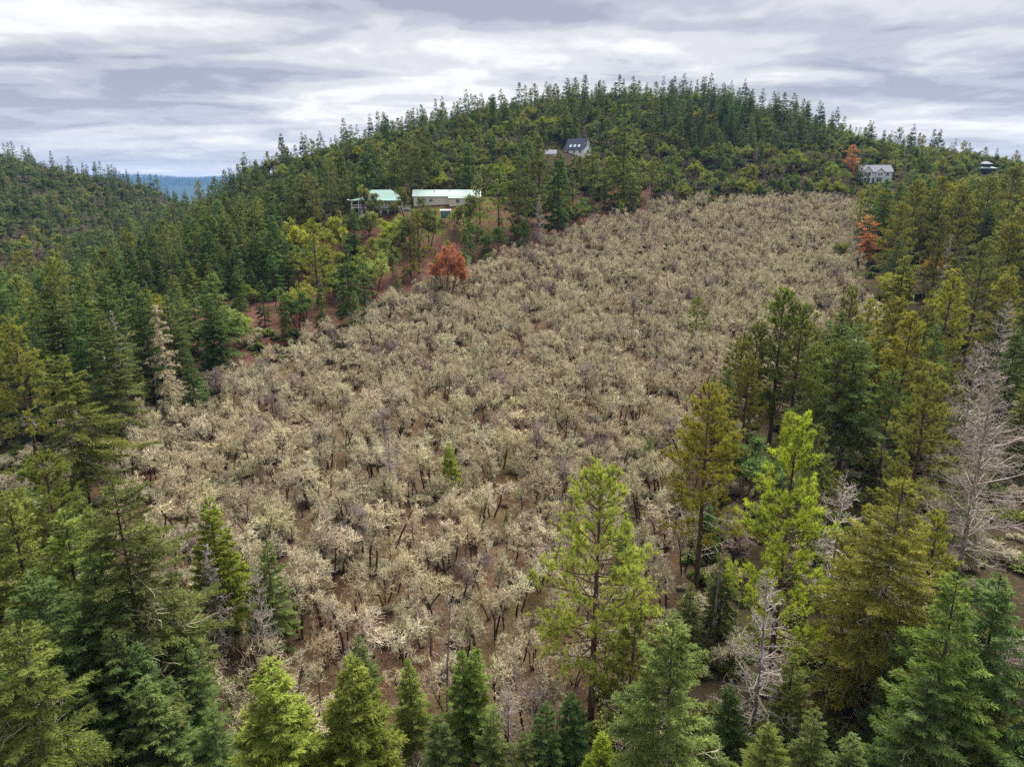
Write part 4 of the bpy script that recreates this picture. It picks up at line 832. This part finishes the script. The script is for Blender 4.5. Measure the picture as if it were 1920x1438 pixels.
def auto_label(t):
    d=np.hypot(*(LXY-t['P'][:2]).T); k=int(np.argmin(d)); near=LAND[k][0]; dist=d[k]
    dz=t['P'][2]-float(ground(*LXY[k])); side='uphill from ' if dz>.12*dist else 'downhill from ' if dz<-.12*dist else 'level with '
    where=('beside ' if dist<6 else side if dist<18 else ('well '+side if side!='level with ' else 'across from ') if dist<60 else '')+near
    if dist>=60: where=('on the far hill across the ravine' if t['P'][0]<-180 and t['P'][1]>380 else 'high on the wooded hilltop' if t['P'][1]>430 else 'deep in the fir forest of the ravine' if t['P'][0]<-60 else 'on the wooded slope away from the houses')
    t['second']=LAND[int(np.argsort(d)[1])][0]
    k=t['kind']; h=t['h']
    if k=='oak_tree':
        st=[1,2,1,3,2,1,2,1,3][int(t['key'][3:])]; ln=t['key'] in('oak2','oak7')
        form={1:'leaning single-trunked' if ln else 'single-trunked',2:'twin-trunked',3:'three-stemmed'}[st]
        return f"{'stunted' if h<5.9 else 'small' if h<7.0 else 'large' if h>8.1 else 'middling'}{' narrow-crowned' if t['sx']<.86 else ' wide-crowned' if t['sx']>1.03 else ''} {form} bare oak {where}",'lichen-pale bare oaks on the open slope'
    if k=='bare_tree': return f"leafless grey-brown {'tall ' if h>8 else 'low '}tree {where}",'leafless grey trees'
    if k=='evergreen_shrub': return f"{'larger' if h>3.2 else 'low'} yellow-green shrub {where}",'evergreen shrubs among the oaks'
    sz='tall' if h>20 else 'short' if h<14 else 'mid-height'
    if k=='madrone_tree': sz='large' if h>9.5 else 'small' if h<7.5 else 'mid-sized'
    sz+=" slim" if t["sx"]<.97 and k!="madrone_tree" else " broad" if t["sx"]>1.08 and k!="madrone_tree" else ""
    return f"{sz} {tint_word(t)} {'fir' if k=='douglas_fir' else 'pine' if k=='pine_tree' else 'madrone'} {where}",{'douglas_fir':'firs of the hillside forest','pine_tree':'pines of the hillside forest','madrone_tree':'madrones of the hillside'}[k]
CAT={'oak_tree':'oak tree','douglas_fir':'fir tree','pine_tree':'pine tree','madrone_tree':'madrone tree','bare_tree':'bare tree','dead_snag':'dead tree','dead_pine':'dead tree','dead_madrone':'dead tree','evergreen_shrub':'shrub'}
def build_tree(t):
    p=PROTO[t['key']]; s=t['h']/p['h']
    e=bpy.data.objects.new(t['kind'],None); C.objects.link(e); e.empty_display_size=.3
    e.location=t['P']-np.array([0,0,.05]); e.rotation_euler=(0,0,t['rot']); e.scale=(s*t['sx'],s*t['sx'],s)
    e['label']=t['lab']
    if t.get('grp'): e['group']=t['grp']
    e['category']=CAT[t['kind']]
    for nm,me in p['parts'].items():
        o=bpy.data.objects.new(nm,me); C.objects.link(o); o.parent=e
        if nm in('crown','branches'): o.color=(*t['tint'],1)
seen={}
for t in THINGS:
    if t['label']: t['lab']=t['label']
    else:
        t['lab'],t['grp']=auto_label(t); seen.setdefault(t['lab'],[]).append(t)
for l,ts in seen.items():
    if len(ts)>1:
        for t in ts:
            m=l+', towards '+t['second']
            if len(m.split())<=16: t['lab']=m
for t in THINGS: build_tree(t)
print('things built',len(THINGS),round(time.time()-T0,1))

def mass(name,label,cat,items,keys):
    """a wood too far off or too hidden to count: one object that scatters whole trees over the ground"""
    if not items: return
    src=bpy.data.collections.new(name+'_source')
    for k in keys: src.objects.link(bpy.data.objects.new('tree_'+k,PROTO[k]['mesh']))
    h0={k:PROTO[k]['h'] for k in keys}; r=np.random.default_rng(3)
    P=np.array([i['P'] for i in items])-[0,0,.05]; ki=r.integers(0,len(keys),len(items)); ks=sorted(keys)
    sc=np.array([[i['sx']*i['h']/h0[ks[k]]]*2+[i['h']/h0[ks[k]]] for i,k in zip(items,ki)]); rot=np.stack([0*sc[:,0],0*sc[:,0],r.uniform(0,6.28,len(items))],-1)
    me=bpy.data.meshes.new(name); me.vertices.add(len(P)); me.vertices.foreach_set('co',P.astype(np.float32).ravel())
    a=me.attributes.new('ki','INT','POINT'); a.data.foreach_set('value',ki.astype(np.int32))
    for nm,arr in (('rot',rot),('scl',sc)):
        a=me.attributes.new(nm,'FLOAT_VECTOR','POINT'); a.data.foreach_set('vector',arr.astype(np.float32).ravel())
    ob=bpy.data.objects.new(name,me); C.objects.link(ob); ob['kind']='stuff'; ob['label']=label; ob['category']=cat
    ng=bpy.data.node_groups.new(name,'GeometryNodeTree'); ng.interface.new_socket('Geometry',in_out='INPUT',socket_type='NodeSocketGeometry'); ng.interface.new_socket('Geometry',in_out='OUTPUT',socket_type='NodeSocketGeometry')
    N=ng.nodes;K=ng.links; gi=N.new('NodeGroupInput');go=N.new('NodeGroupOutput')
    ci=N.new('GeometryNodeCollectionInfo'); ci.inputs['Collection'].default_value=src; ci.inputs['Separate Children'].default_value=True; ci.inputs['Reset Children'].default_value=True
    ip=N.new('GeometryNodeInstanceOnPoints'); ip.inputs['Pick Instance'].default_value=True
    def na(n,ty):
        x=N.new('GeometryNodeInputNamedAttribute'); x.data_type=ty; x.inputs['Name'].default_value=n; return x.outputs['Attribute']
    er=N.new('FunctionNodeEulerToRotation'); K.new(na('rot','FLOAT_VECTOR'),er.inputs[0])
    K.new(gi.outputs[0],ip.inputs['Points']); K.new(ci.outputs[0],ip.inputs['Instance']); K.new(na('ki','INT'),ip.inputs['Instance Index']); K.new(er.outputs[0],ip.inputs['Rotation']); K.new(na('scl','FLOAT_VECTOR'),ip.inputs['Scale'])
    K.new(ip.outputs[0],go.inputs[0])
    md=ob.modifiers.new('scatter','NODES'); md.node_group=ng
    return ob
mass('oak_woodland','pale bare oaks filling the rest of the open slope','oak wood',MASS['oak_tree'],['soak0','soak1','soak2'])
mass('bare_wood','leafless grey-brown trees scattered over the far slopes','woodland',MASS['bare_tree'],['sbare0','sbare1'])
mass('conifer_forest','dense conifers covering the far hillsides','forest',MASS['douglas_fir'],[f'sfir{i}' for i in range(5)])
mass('madrone_wood','round evergreen crowns between the far conifers','woodland',MASS['madrone_tree'],['smad0','smad1'])
def brush(seed,n,inside,h0,h1,xr,yr):
    r=np.random.default_rng(seed); X=r.uniform(*xr,n); Y=yr[0]+(yr[1]-yr[0])*r.random(n)**.8; o=in_poly(X,Y,OAKP); s=in_poly(X,Y,GRASSP); k=(o if inside else ~o)&~s
    if not inside: k&=~(in_poly(X,Y,SOILP)&(r.random(n)<.7))
    X,Y=X[k],Y[k]; Z=ground(X,Y); px,_,_=project(X,Y,Z); k=(px>-60)&(px<1980); k&=np.array([all((x-c[0])**2+(y-c[1])**2>(rr*.8)**2 for c,rr in HOUSES_XY) for x,y in zip(X,Y)])
    return [dict(P=np.array(p),h=h,sx=q) for p,h,q in zip(np.stack([X,Y,Z],-1)[k],r.uniform(h0,h1,k.sum()),r.uniform(.9,1.6,k.sum()))]
mass('brush','low leafless pale brush between the oaks','brush',brush(51,6500,True,.6,2.3,(-140,190),(46,345)),['sbrush0','sbrush1'])
mass('thicket','leafless thicket under the nearer conifers','thicket',brush(54,1500,False,1.0,3.0,(-130,130),(38,170)),['sbrush0','sbrush1'])
mass('undergrowth','low evergreen undergrowth beneath the forest trees','undergrowth',brush(52,17000,False,1.4,4.8,(-560,520),(40,640))+brush(53,2600,False,1.0,3.6,(-130,130),(38,170)),['sshrub0','sshrub1','sshrub2'])
def ridge_trees():
    r=np.random.default_rng(21); n=6500; X=r.uniform(-5600,-2600,n); Y=8000+.10*(X+4000)+r.uniform(-900,150,n); Z=ground(X,Y)
    return [dict(P=np.array([x,y,z]),h=h,sx=1.) for x,y,z,h in zip(X,Y,Z,r.uniform(16,30,n))]
mass('distant_forest','conifers lining the far blue ridge','forest',ridge_trees(),['sridge'])
print('masses',round(time.time()-T0,1))

# ---------------------------------------------------------------- buildings
WHITE=paint('white_paint',(.80,.80,.79),.55); CREAM=paint('cream_siding',(.68,.64,.54),.6); TEAL=paint('teal_metal_roof',(.12,.26,.22),.5,.4,.10,0,(3,.15,1)); PALETEAL=paint('faded_teal_roof',(.19,.29,.255),.5,.5,.12,0,(3,.15,1))
NAVY=paint('navy_shingle',(.035,.045,.085),.8); SLATE=paint('grey_shingle',(.17,.18,.22),.85); LAV=paint('pale_blue_siding',(.62,.65,.78),.6); DARKW=paint('dark_stained_wood',(.05,.04,.035),.8); GREENR=paint('green_roof',(.17,.26,.22),.6); GREYROOF=paint('grey_roof',(.22,.22,.27),.8)
GLASS=paint('dark_window_glass',(.035,.045,.06),.12,.8,.3); SKYL=paint('skylight_glass',(.70,.74,.80),.1,.8,.05); HUTT=paint('teal_boards',(.055,.19,.18),.7,3,.25); FABRIC=paint('dark_shade_cloth',(.085,.085,.095),.85); PLASTIC=paint('pale_plastic_sheet',(.55,.56,.58),.35); WOODP=paint('weathered_post',(.16,.11,.075),.85); RUST=paint('red_brown_boards',(.16,.06,.035),.8)
def poly(name,parent,V,Fc,mat):
    me=bpy.data.meshes.new(name); me.from_pydata([tuple(v) for v in V],[],Fc); me.materials.append(mat); me.update()
    o=bpy.data.objects.new(name,me); C.objects.link(o); o.parent=parent; return o
BF=[(0,3,2,1),(4,5,6,7),(0,1,5,4),(1,2,6,5),(2,3,7,6),(3,0,4,7)]
def bx(name,parent,x0,x1,y0,y1,z0,z1,mat): return poly(name,parent,[(x0,y0,z0),(x1,y0,z0),(x1,y1,z0),(x0,y1,z0),(x0,y0,z1),(x1,y0,z1),(x1,y1,z1),(x0,y1,z1)],BF,mat)
def gable_x(name,parent,x0,x1,y0,y1,ze,zr,mat,o=.5,th=.22):
    """roof with its ridge along x"""
    ym=(y0+y1)/2; s=(zr-ze)/(ym-y0); a=ze-s*o; P=[(y0-o,a),(ym,zr),(y1+o,a),(y1+o,a-th),(ym,zr-th),(y0-o,a-th)]
    V=[(x,y,z) for x in (x0-o,x1+o) for y,z in P]
    return poly(name,parent,V,[(0,1,4,5),(1,2,3,4),(6,11,10,7),(7,10,9,8),(0,6,7,1),(1,7,8,2),(5,4,10,11),(4,3,9,10),(0,5,11,6),(2,8,9,3)],mat)
def gable_end(name,parent,x,y0,y1,ze,zr,mat,th=.15):
    ym=(y0+y1)/2; return poly(name,parent,[(x-th,y0,ze),(x-th,y1,ze),(x-th,ym,zr-.25),(x,y0,ze),(x,y1,ze),(x,ym,zr-.25)],[(0,1,2),(3,5,4),(0,3,4,1),(1,4,5,2),(2,5,3,0)],mat)
def hip(name,parent,x0,x1,y0,y1,ze,zr,run,mat,o=.7,th=.2):
    x0-=o;x1+=o;y0-=o;y1+=o; ym=(y0+y1)/2
    V=[(x0,y0,ze),(x1,y0,ze),(x1,y1,ze),(x0,y1,ze),(x0+run,ym,zr),(x1-run,ym,zr)]; V+=[(x,y,z-th) for x,y,z in V[:4]]
    return poly(name,parent,V,[(0,1,5,4),(2,3,4,5),(1,2,5),(3,0,4),(6,9,8,7),(0,6,7,1),(1,7,8,2),(2,8,9,3),(3,9,6,0)],mat)
def window(parent,x,z,wd,ht,y,fr,name='window',mull=1,axis='y',glass=None):
    """a framed window in a wall facing -y (or +x)"""
    t=.09
    def b(nm,p,a0,a1,d0,d1,z0,z1,m):
        return bx(nm,p,a0,a1,y-d1,y-d0,z0,z1,m) if axis=='y' else bx(nm,p,y+d0,y+d1,a0,a1,z0,z1,m)
    o=b(name,parent,x-wd/2,x+wd/2,-.02,.05,z,z+ht,glass or GLASS)
    f=b('frame',o,x-wd/2-t,x-wd/2,-.02,.10,z-t,z+ht+t,fr); b('frame',o,x+wd/2,x+wd/2+t,-.02,.10,z-t,z+ht+t,fr); b('frame',o,x-wd/2,x+wd/2,-.02,.09,z+ht,z+ht+t,fr); b('frame',o,x-wd/2,x+wd/2,-.02,.12,z-t,z,fr)
    for k in range(1,mull): xx=x-wd/2+wd*k/mull; b('frame',o,xx-.04,xx+.04,-.02,.08,z,z+ht,fr)
    return o
def root(name,px,py,rot,label,cat,dz=0.):
    P=hit(px,py); e=bpy.data.objects.new(name,None); C.objects.link(e); e.location=(P[0],P[1],P[2]+dz); e.rotation_euler=(0,0,R(rot)); e['label']=label; e['category']=cat; return e
# white house with teal roof
h=root('house',714,399,6,'white two-storey house with teal metal roof and porch above the red slope','house',-.9)
bx('wall',h,-8,8.6,0,9,-2.5,6.0,WHITE); rf=hip('roof',h,-8,8.6,0,9,6.05,9.6,5.2,TEAL); bx('chimney',rf,3.2,4.0,5.4,6.2,8,10.2,SLATE)
bx('deck',h,-11,8.6,-2.6,-.01,2.75,3.0,WHITE); bx('side_deck',h,-11,-8.01,-.005,7,2.75,3.0,WHITE)
for x in (-10.8,-8.2,-5.4,-2.6,.2,3.0,5.8,8.3): bx('post',h,x-.13,x+.13,-2.55,-2.3,-2.8,5.65,WHITE)
bx('railing',h,-11,8.6,-2.62,-2.56,3.85,3.98,WHITE)
for i in range(48): bx('baluster',h,-10.9+i*.41,-10.82+i*.41,-2.60,-2.57,3.0,3.85,WHITE)
poly('porch_roof',h,[(-11.6,-3.1,5.6),(9.2,-3.1,5.6),(8.6,-.72,6.25),(-8.7,-.72,6.25),(-11.6,8,5.6),(-8.72,8,6.25),(-11.6,-3.1,5.45),(9.2,-3.1,5.45),(-11.6,8,5.45),(8.6,-.72,6.0),(-8.7,-.72,6.0)],[(0,1,2,3),(0,3,5,4),(0,6,7,1),(0,4,8,6),(6,10,9,7)],TEAL)
for x,wd in ((-6.3,1.8),(-3.2,1.8),(0,2.2),(3.0,1.5),(6.4,2.4)): window(h,x,3.6,wd,1.5,0,WHITE,mull=2)
for x,wd in ((-6.0,1.6),(-2.0,1.6),(1.6,1.5)): window(h,x,.5,wd,1.4,0,WHITE,mull=2)
dr=window(h,5.6,-.4,3.0,2.5,0,WHITE,'sliding_door',3)
bx('wing',h,8.62,11.6,1.5,7.5,-2.5,3.2,WHITE); bx('wing_roof',h,8.62,12.1,1.0,8.0,3.21,3.45,TEAL); window(h,10.1,.3,1.6,1.8,1.5,WHITE,mull=2)
# long outbuilding
h=root('outbuilding',838,384,3,'long low cream outbuilding with faded teal roof beside the white house','outbuilding',.2)
bx('wall',h,-13.3,13.3,0,8,-2,3.3,CREAM); rf=gable_x('roof',h,-13.3,13.3,0,8,3.31,5.6,PALETEAL); gable_end('gable',h,13.3,0,8,3.3,5.6,CREAM); gable_end('gable',h,-13.15,0,8,3.3,5.6,CREAM)
bx('lean_to',h,1.0,13.28,-2.8,-.01,-2,2.3,CREAM); poly('lean_to_roof',h,[(.6,-3.2,2.35),(13.7,-3.2,2.35),(13.7,-.46,2.95),(.6,-.46,2.95),(.6,-3.2,2.2),(13.7,-3.2,2.2),(13.7,-.46,2.8),(.6,-.46,2.8)],BF,PALETEAL)
for x in (-10,-6.4): window(h,x,.9,1.4,1.1,0,WHITE,mull=2)
window(h,-2.6,0,2.8,2.5,0,WHITE,'garage_door',1,glass=CREAM); window(h,10.6,.6,1.5,1.2,-2.8,WHITE,mull=2); window(h,4.4,.6,1.4,1.2,-2.8,WHITE,mull=2); bx('vent_pipe',rf,-5,-4.8,3.2,3.4,5,6.1,SLATE); bx('vent_pipe',rf,1,1.2,3.2,3.4,5,6.1,SLATE)
# dark roofed house with white gable, turned so that the gable faces down the slope
h=root('house',1076,290,-38,'small house with steep dark blue roof, three skylights and a white gable','house',.2)
bx('wall',h,-6.2,6.2,0,8.4,-3.5,3.0,WHITE); rf=gable_x('roof',h,-6.2,6.2,0,8.4,3.01,8.3,NAVY,.55); gable_end('gable',h,6.2,0,8.4,3.0,8.3,WHITE); gable_end('gable',h,-6.05,0,8.4,3.0,8.3,WHITE)
def on_slope(x0,x1,u0,u1,nm,par,m):
    f=lambda u:(u*4.2,3.01+u*5.29); (ya,za),(yb,zb)=f(u0),f(u1); n=(-.78*.09,.62*.09)
    return poly(nm,par,[(x0,ya+n[0],za+n[1]),(x1,ya+n[0],za+n[1]),(x1,yb+n[0],zb+n[1]),(x0,yb+n[0],zb+n[1]),(x0,ya,za),(x1,ya,za),(x1,yb,zb),(x0,yb,zb)],[(0,1,2,3),(0,4,5,1),(1,5,6,2),(2,6,7,3),(3,7,4,0)],m)
for x in (-3.6,-.9,1.8): on_slope(x,x+1.5,.12,.36,'skylight',rf,SKYL)
for y in (2.2,6.2): window(h,y,3.6,1.3,1.8,6.2,WHITE,mull=2,axis='x')
window(h,4.2,.2,1.6,2.0,6.2,WHITE,mull=2,axis='x')
for x in (-4,0,4): window(h,x,.5,1.3,1.3,0,WHITE,mull=2)
h=root('garage',1032,292,-10,'small grey-roofed garage beside the dark-roofed gabled house','garage',-1.3)
bx('wall',h,-2.8,2.8,0,5,-2.5,2.4,WHITE); gable_x('roof',h,-2.8,2.8,0,5,2.41,4.4,GREYROOF,.4); gable_end('gable',h,2.8,0,5,2.4,4.4,WHITE); gable_end('gable',h,-2.65,0,5,2.4,4.4,WHITE); window(h,0,-.3,2.6,2.1,0,WHITE,'garage_door',1,glass=CREAM)
# pale blue house
h=root('house',1641,343,-8,'pale blue two-storey house with grey roof and white gabled dormers','house',.2)
bx('wall',h,-7.6,7.6,0,9,-2.5,5.4,LAV); rf=gable_x('roof',h,-7.6,7.6,0,9,5.41,8.6,SLATE,.5); gable_end('gable',h,7.6,0,9,5.4,8.6,LAV); gable_end('gable',h,-7.45,0,9,5.4,8.6,LAV)
def front_gable(par,xc,wd,yf,z0,ze,zr,wm,rm):
    g=bx('bay',par,xc-wd/2,xc+wd/2,yf,-.01,z0,ze,wm)
    poly('bay_gable',g,[(xc-wd/2,yf,ze),(xc+wd/2,yf,ze),(xc,yf,zr),(xc-wd/2,yf+3.6,ze),(xc+wd/2,yf+3.6,ze),(xc,yf+3.6,zr)],[(0,1,2),(3,5,4),(0,3,4,1),(1,4,5,2),(2,5,3,0)],wm)
    o=.35; s=(zr-ze)/(wd/2); a=ze-s*o
    poly('bay_roof',g,[(xc-wd/2-o,yf-.4,a+.06),(xc,yf-.4,zr+.06),(xc+wd/2+o,yf-.4,a+.06),(xc-wd/2-o,yf+4.4,a+.06),(xc,yf+4.4,zr+.06),(xc+wd/2+o,yf+4.4,a+.06),(xc-wd/2-o,yf-.4,a+.24),(xc,yf-.4,zr+.26),(xc+wd/2+o,yf-.4,a+.24),(xc-wd/2-o,yf+4.4,a+.24),(xc,yf+4.4,zr+.26),(xc+wd/2+o,yf+4.4,a+.24)],[(6,7,10,9),(7,8,11,10),(0,3,4,1),(1,4,5,2),(0,1,7,6),(1,2,8,7),(0,6,9,3),(2,5,11,8)],rm)
    return g
front_gable(h,-4.6,4.4,-1.2,-2.5,5.0,7.7,WHITE,SLATE); front_gable(h,1.6,3.6,-.7,2.6,4.9,6.8,WHITE,SLATE)
for x in (-5.5,-3.7): window(h,x,3.2,1.3,1.7,-1.2,WHITE,mull=1); window(h,x,.3,1.3,1.8,-1.2,WHITE,mull=1)
for x in (.95,2.25): window(h,x,3.3,.8,1.3,-.7,WHITE,mull=1)
window(h,1.6,.2,2.4,1.7,0,WHITE,mull=3); window(h,5.4,3.2,1.2,1.3,0,WHITE,mull=1); window(h,5.4,.3,1.2,1.4,0,WHITE,mull=1); window(h,-1.2,.0,1.0,2.1,0,WHITE,'door',1); window(h,4.5,3.2,1.4,1.4,7.6,WHITE,mull=2,axis='x'); bx('belt_board',h,-2.3,7.62,-.06,-.001,2.45,2.6,WHITE)
# dark house with green tiered roof
h=root('house',1852,326,5,'dark timber house with two-tier green roof on the ridge shoulder','house',.2)
bx('wall',h,-4,4,0,7,-2.5,3.0,DARKW); hip('lower_roof',h,-4,4,0,7,3.01,4.6,3.0,GREENR,1.1); bx('upper_wall',h,-2.4,2.4,1.4,5.6,4.0,5.6,DARKW); hip('roof',h,-2.4,2.4,1.4,5.6,5.61,7.2,2.0,GREYROOF,.8)
for x in (-2.4,0,2.4): window(h,x,.6,1.3,1.5,0,DARKW,mull=2)
for x in (-1.2,1.2): window(h,x,4.7,1.0,.7,1.4,DARKW,mull=1)
for x in (-3.6,0,3.6): bx('post',h,x-.12,x+.12,-.95,-.72,-2.5,2.95,DARKW)
# stilted hut
h=root('stilted_hut',836,424,4,'small teal board hut raised on thin wooden stilts above the grass','hut')
for x in (-1.5,1.5):
    for y in (.2,2.6): bx('stilt',h,x-.09,x+.09,y-.09,y+.09,-.8,3.0,WOODP)
bx('platform',h,-1.9,1.9,-.1,2.9,3.0,3.15,WOODP); bx('floor_beam',h,-1.9,1.9,.1,.3,2.85,2.995,WOODP)
for i in range(12): bx('board',h,-1.75+i*.2925,-1.75+i*.2925+.27,0,.07+.012*(i%3),3.16,5.5,HUTT)
bx('wall',h,-1.75,1.75,.09,2.8,3.16,5.45,HUTT); poly('roof',h,[(-2.1,-.4,5.5),(2.1,-.4,5.5),(2.1,3.1,5.85),(-2.1,3.1,5.85),(-2.1,-.4,5.62),(2.1,-.4,5.62),(2.1,3.1,5.97),(-2.1,3.1,5.97)],BF,PLASTIC); window(h,-.6,4.2,.6,.7,0,WHITE); window(h,.75,4.2,.6,.7,0,WHITE)
# hoop tunnel
h=root('hoop_tunnel',649,391,-25,'dark cloth hoop tunnel with pale top sheet beside the teal-roofed house','tunnel',.1)
def arch(nm,par,y0,y1,r,a0,a1,mat,n=14,th=.05,h_=1.25):
    V=[];Fc=[]
    for k in range(n+1):
        a=a0+(a1-a0)*k/n
        for rr in (r,r-th):
            for y in (y0,y1): V.append((-math.cos(a)*rr,y,math.sin(a)*rr*h_-.2))
    for k in range(n):
        i=4*k; j=i+4; Fc+=[(i,i+1,j+1,j),(i+2,j+2,j+3,i+3),(i,j,j+2,i+2),(i+1,i+3,j+3,j+1)]
    Fc+=[(0,2,3,1),(4*n,4*n+1,4*n+3,4*n+2)]
    return poly(nm,par,V,Fc,mat)
arch('side_cloth',h,0,9,3.0,0,1.05,FABRIC); arch('side_cloth',h,0,9,3.0,math.pi-1.05,math.pi,FABRIC); arch('top_sheet',h,-.1,9.1,3.03,1.04,math.pi-1.04,PLASTIC)
for i in range(5): arch('hoop',h,-.05+i*2.25,.05+i*2.25,3.08,0,math.pi,WOODP,th=.04)
poly('end_cloth',h,[(-math.cos(a)*2.93,.05,math.sin(a)*2.93*1.25-.2) for a in np.linspace(0,math.pi,15)]+[(0,.0,-.2)],[(15,i,i+1) for i in range(14)],FABRIC)
# brown shed on the upper slope
h=root('shed',843,308,8,'small red-brown board shed half hidden on the wooded slope','shed',.1)
bx('wall',h,-2.1,2.1,0,3,-1.5,2.2,RUST); gable_x('roof',h,-2.1,2.1,0,3,2.21,3.1,WOODP,.35); window(h,0,.0,1.0,1.9,0,WOODP,'door'); window(h,1.4,.9,.6,.7,0,WOODP)
print('houses',round(time.time()-T0,1))

# ---------------------------------------------------------------- fallen logs, litter
LOGS=[(1170,968,1290,985,'long fallen log beside the golden pine'),(1200,945,1240,970,'fallen trunk leaning across brush by the golden pine'),(735,845,790,838,'pale fallen log among the middle oaks'),(905,1020,950,1018,'short grey log between oaks below the small bright fir'),(1060,790,1100,835,'slanting bleached log in the middle oaks'),(870,472,910,488,'dark fallen branchy trunk on the red soil'),(1130,950,1190,962,'mossy log behind the tall open-crowned pine'),(850,690,880,686,'small dark log on a mossy gap in the oaks'),(300,1320,400,1290,'fallen limb over the mossy hollow'),(860,352,905,342,'dark felled tree lying on the slope behind the outbuilding')]
for i,(xa,ya,xb,yb,lab) in enumerate(LOGS):
    a=hit(xa,ya); b=hit(xb,yb); r=np.random.default_rng(900+i); g=Geo(); n=7; s=np.linspace(0,1,n)[:,None]; p=a*(1-s)+b*s
    p[:,2]=ground(p[:,0],p[:,1])+.10; p+=r.normal(0,.05,p.shape); p[:,2]=np.linspace(p[0,2],p[-1,2],n)*.5+p[:,2]*.5
    path(g,p[None],np.linspace(.19,.09,n)[None],7,.5); V,Fc,v=g.arrays(); o=bpy.data.objects.new('fallen_log',None); C.objects.link(o); o.location=a; o['label']=lab; o['category']='log'
    tr=bpy.data.objects.new('trunk',tri_mesh('trunk',V-a,Fc,v,[LOGW])); C.objects.link(tr); tr.parent=o
    g=Geo(); L=np.linalg.norm(b-a); P,D,l,R2=spawn(r,p[None],np.linspace(.16,.08,n)[None],np.array([L]),7,.25,1,60,(.08,.2),.4); q,rr=grow(r,P,np.abs(D)*[1,1,1]*np.sign(D)*[1,1,1]+[0,0,.3],l,R2,4,.2,.02,.4); path(g,q,rr,3,r.random(len(q))); V,Fc,v=g.arrays()
    br=bpy.data.objects.new('branches',tri_mesh('branches',V-a,Fc,v,[SNAGW])); C.objects.link(br); br.parent=o
def litter():
    r=np.random.default_rng(31); g=Geo(); n=15000; X=r.uniform(-140,190,n); Y=46+r.random(n)**1.5*260; k=in_poly(X,Y,OAKP)|(r.random(n)<.25); X,Y=X[k],Y[k]; n=len(X); Z=ground(X,Y)+.04
    a=r.uniform(0,6.28,n); L=r.uniform(.3,1.5,n); d=np.stack([np.cos(a),np.sin(a),r.normal(0,.08,n)],-1); P=np.stack([X,Y,Z],-1); Q=P+d*L[:,None]; Q[:,2]=ground(Q[:,0],Q[:,1])+.05+r.uniform(0,.12,n)
    path(g,np.stack([P,Q],1),np.stack([np.full(n,.028),np.full(n,.016)],1),3,r.random(n)*.9); V,Fc,v=g.arrays()
    o=bpy.data.objects.new('twig_litter',tri_mesh('twig_litter',V,Fc,v,[SNAGW])); C.objects.link(o); o['kind']='stuff'; o['label']='fallen grey sticks strewn over the leaf litter'; o['category']='litter'
litter()
def fallen_leaves():
    r=np.random.default_rng(33); g=Geo(); n=110000; X=r.uniform(-110,120,n); Y=44+r.random(n)**1.4*130; Z=ground(X,Y)+.05
    k=in_poly(X,Y,OAKP)|(r.random(n)<.5); X,Y,Z=X[k],Y[k],Z[k]; n=len(X); P=np.stack([X,Y,Z],-1)
    blades(g,P,np.stack([r.normal(0,1,n),r.normal(0,1,n),r.normal(.15,.2,n)],-1),np.array([0,0,1.])+r.normal(0,.35,(n,3)),r.uniform(.12,.34,n),r.uniform(.08,.22,n),r.random(n)); V,Fc,v=g.arrays()
    o=bpy.data.objects.new('fallen_leaves',tri_mesh('fallen_leaves',V,Fc,v,[LEAFL])); C.objects.link(o); o['kind']='stuff'; o['label']='brown fallen oak leaves carpeting the slope'; o['category']='leaves'
LEAFL=foliage('fallen_leaf',(.045,.026,.016),(.21,.135,.088),hue=.0,trans=.1)
fallen_leaves()

# ---------------------------------------------------------------- the air
def haze():
    x0,x1,y0,y1,z0,z1=-10500,10500,-2600,12500,-260,262
    m,N,K=new_mat('haze_air'); v=N.new('ShaderNodeVolumePrincipled'); v.inputs['Color'].default_value=HAZE_COL; v.inputs['Density'].default_value=HAZE; v.inputs['Anisotropy'].default_value=.1
    o=N.new('ShaderNodeOutputMaterial'); K.new(v.outputs[0],o.inputs['Volume'])
    ob=bx('haze',None,x0,x1,y0,y1,z0,z1,m); ob['kind']='stuff'; ob['label']='thin bluish air over the whole valley'; ob['category']='haze'
HAZE=5.5e-5; HAZE_COL=(.22,.48,1,1)
if HAZE_ON: haze()
print('done',NTRI,len(bpy.data.objects),round(time.time()-T0,1))
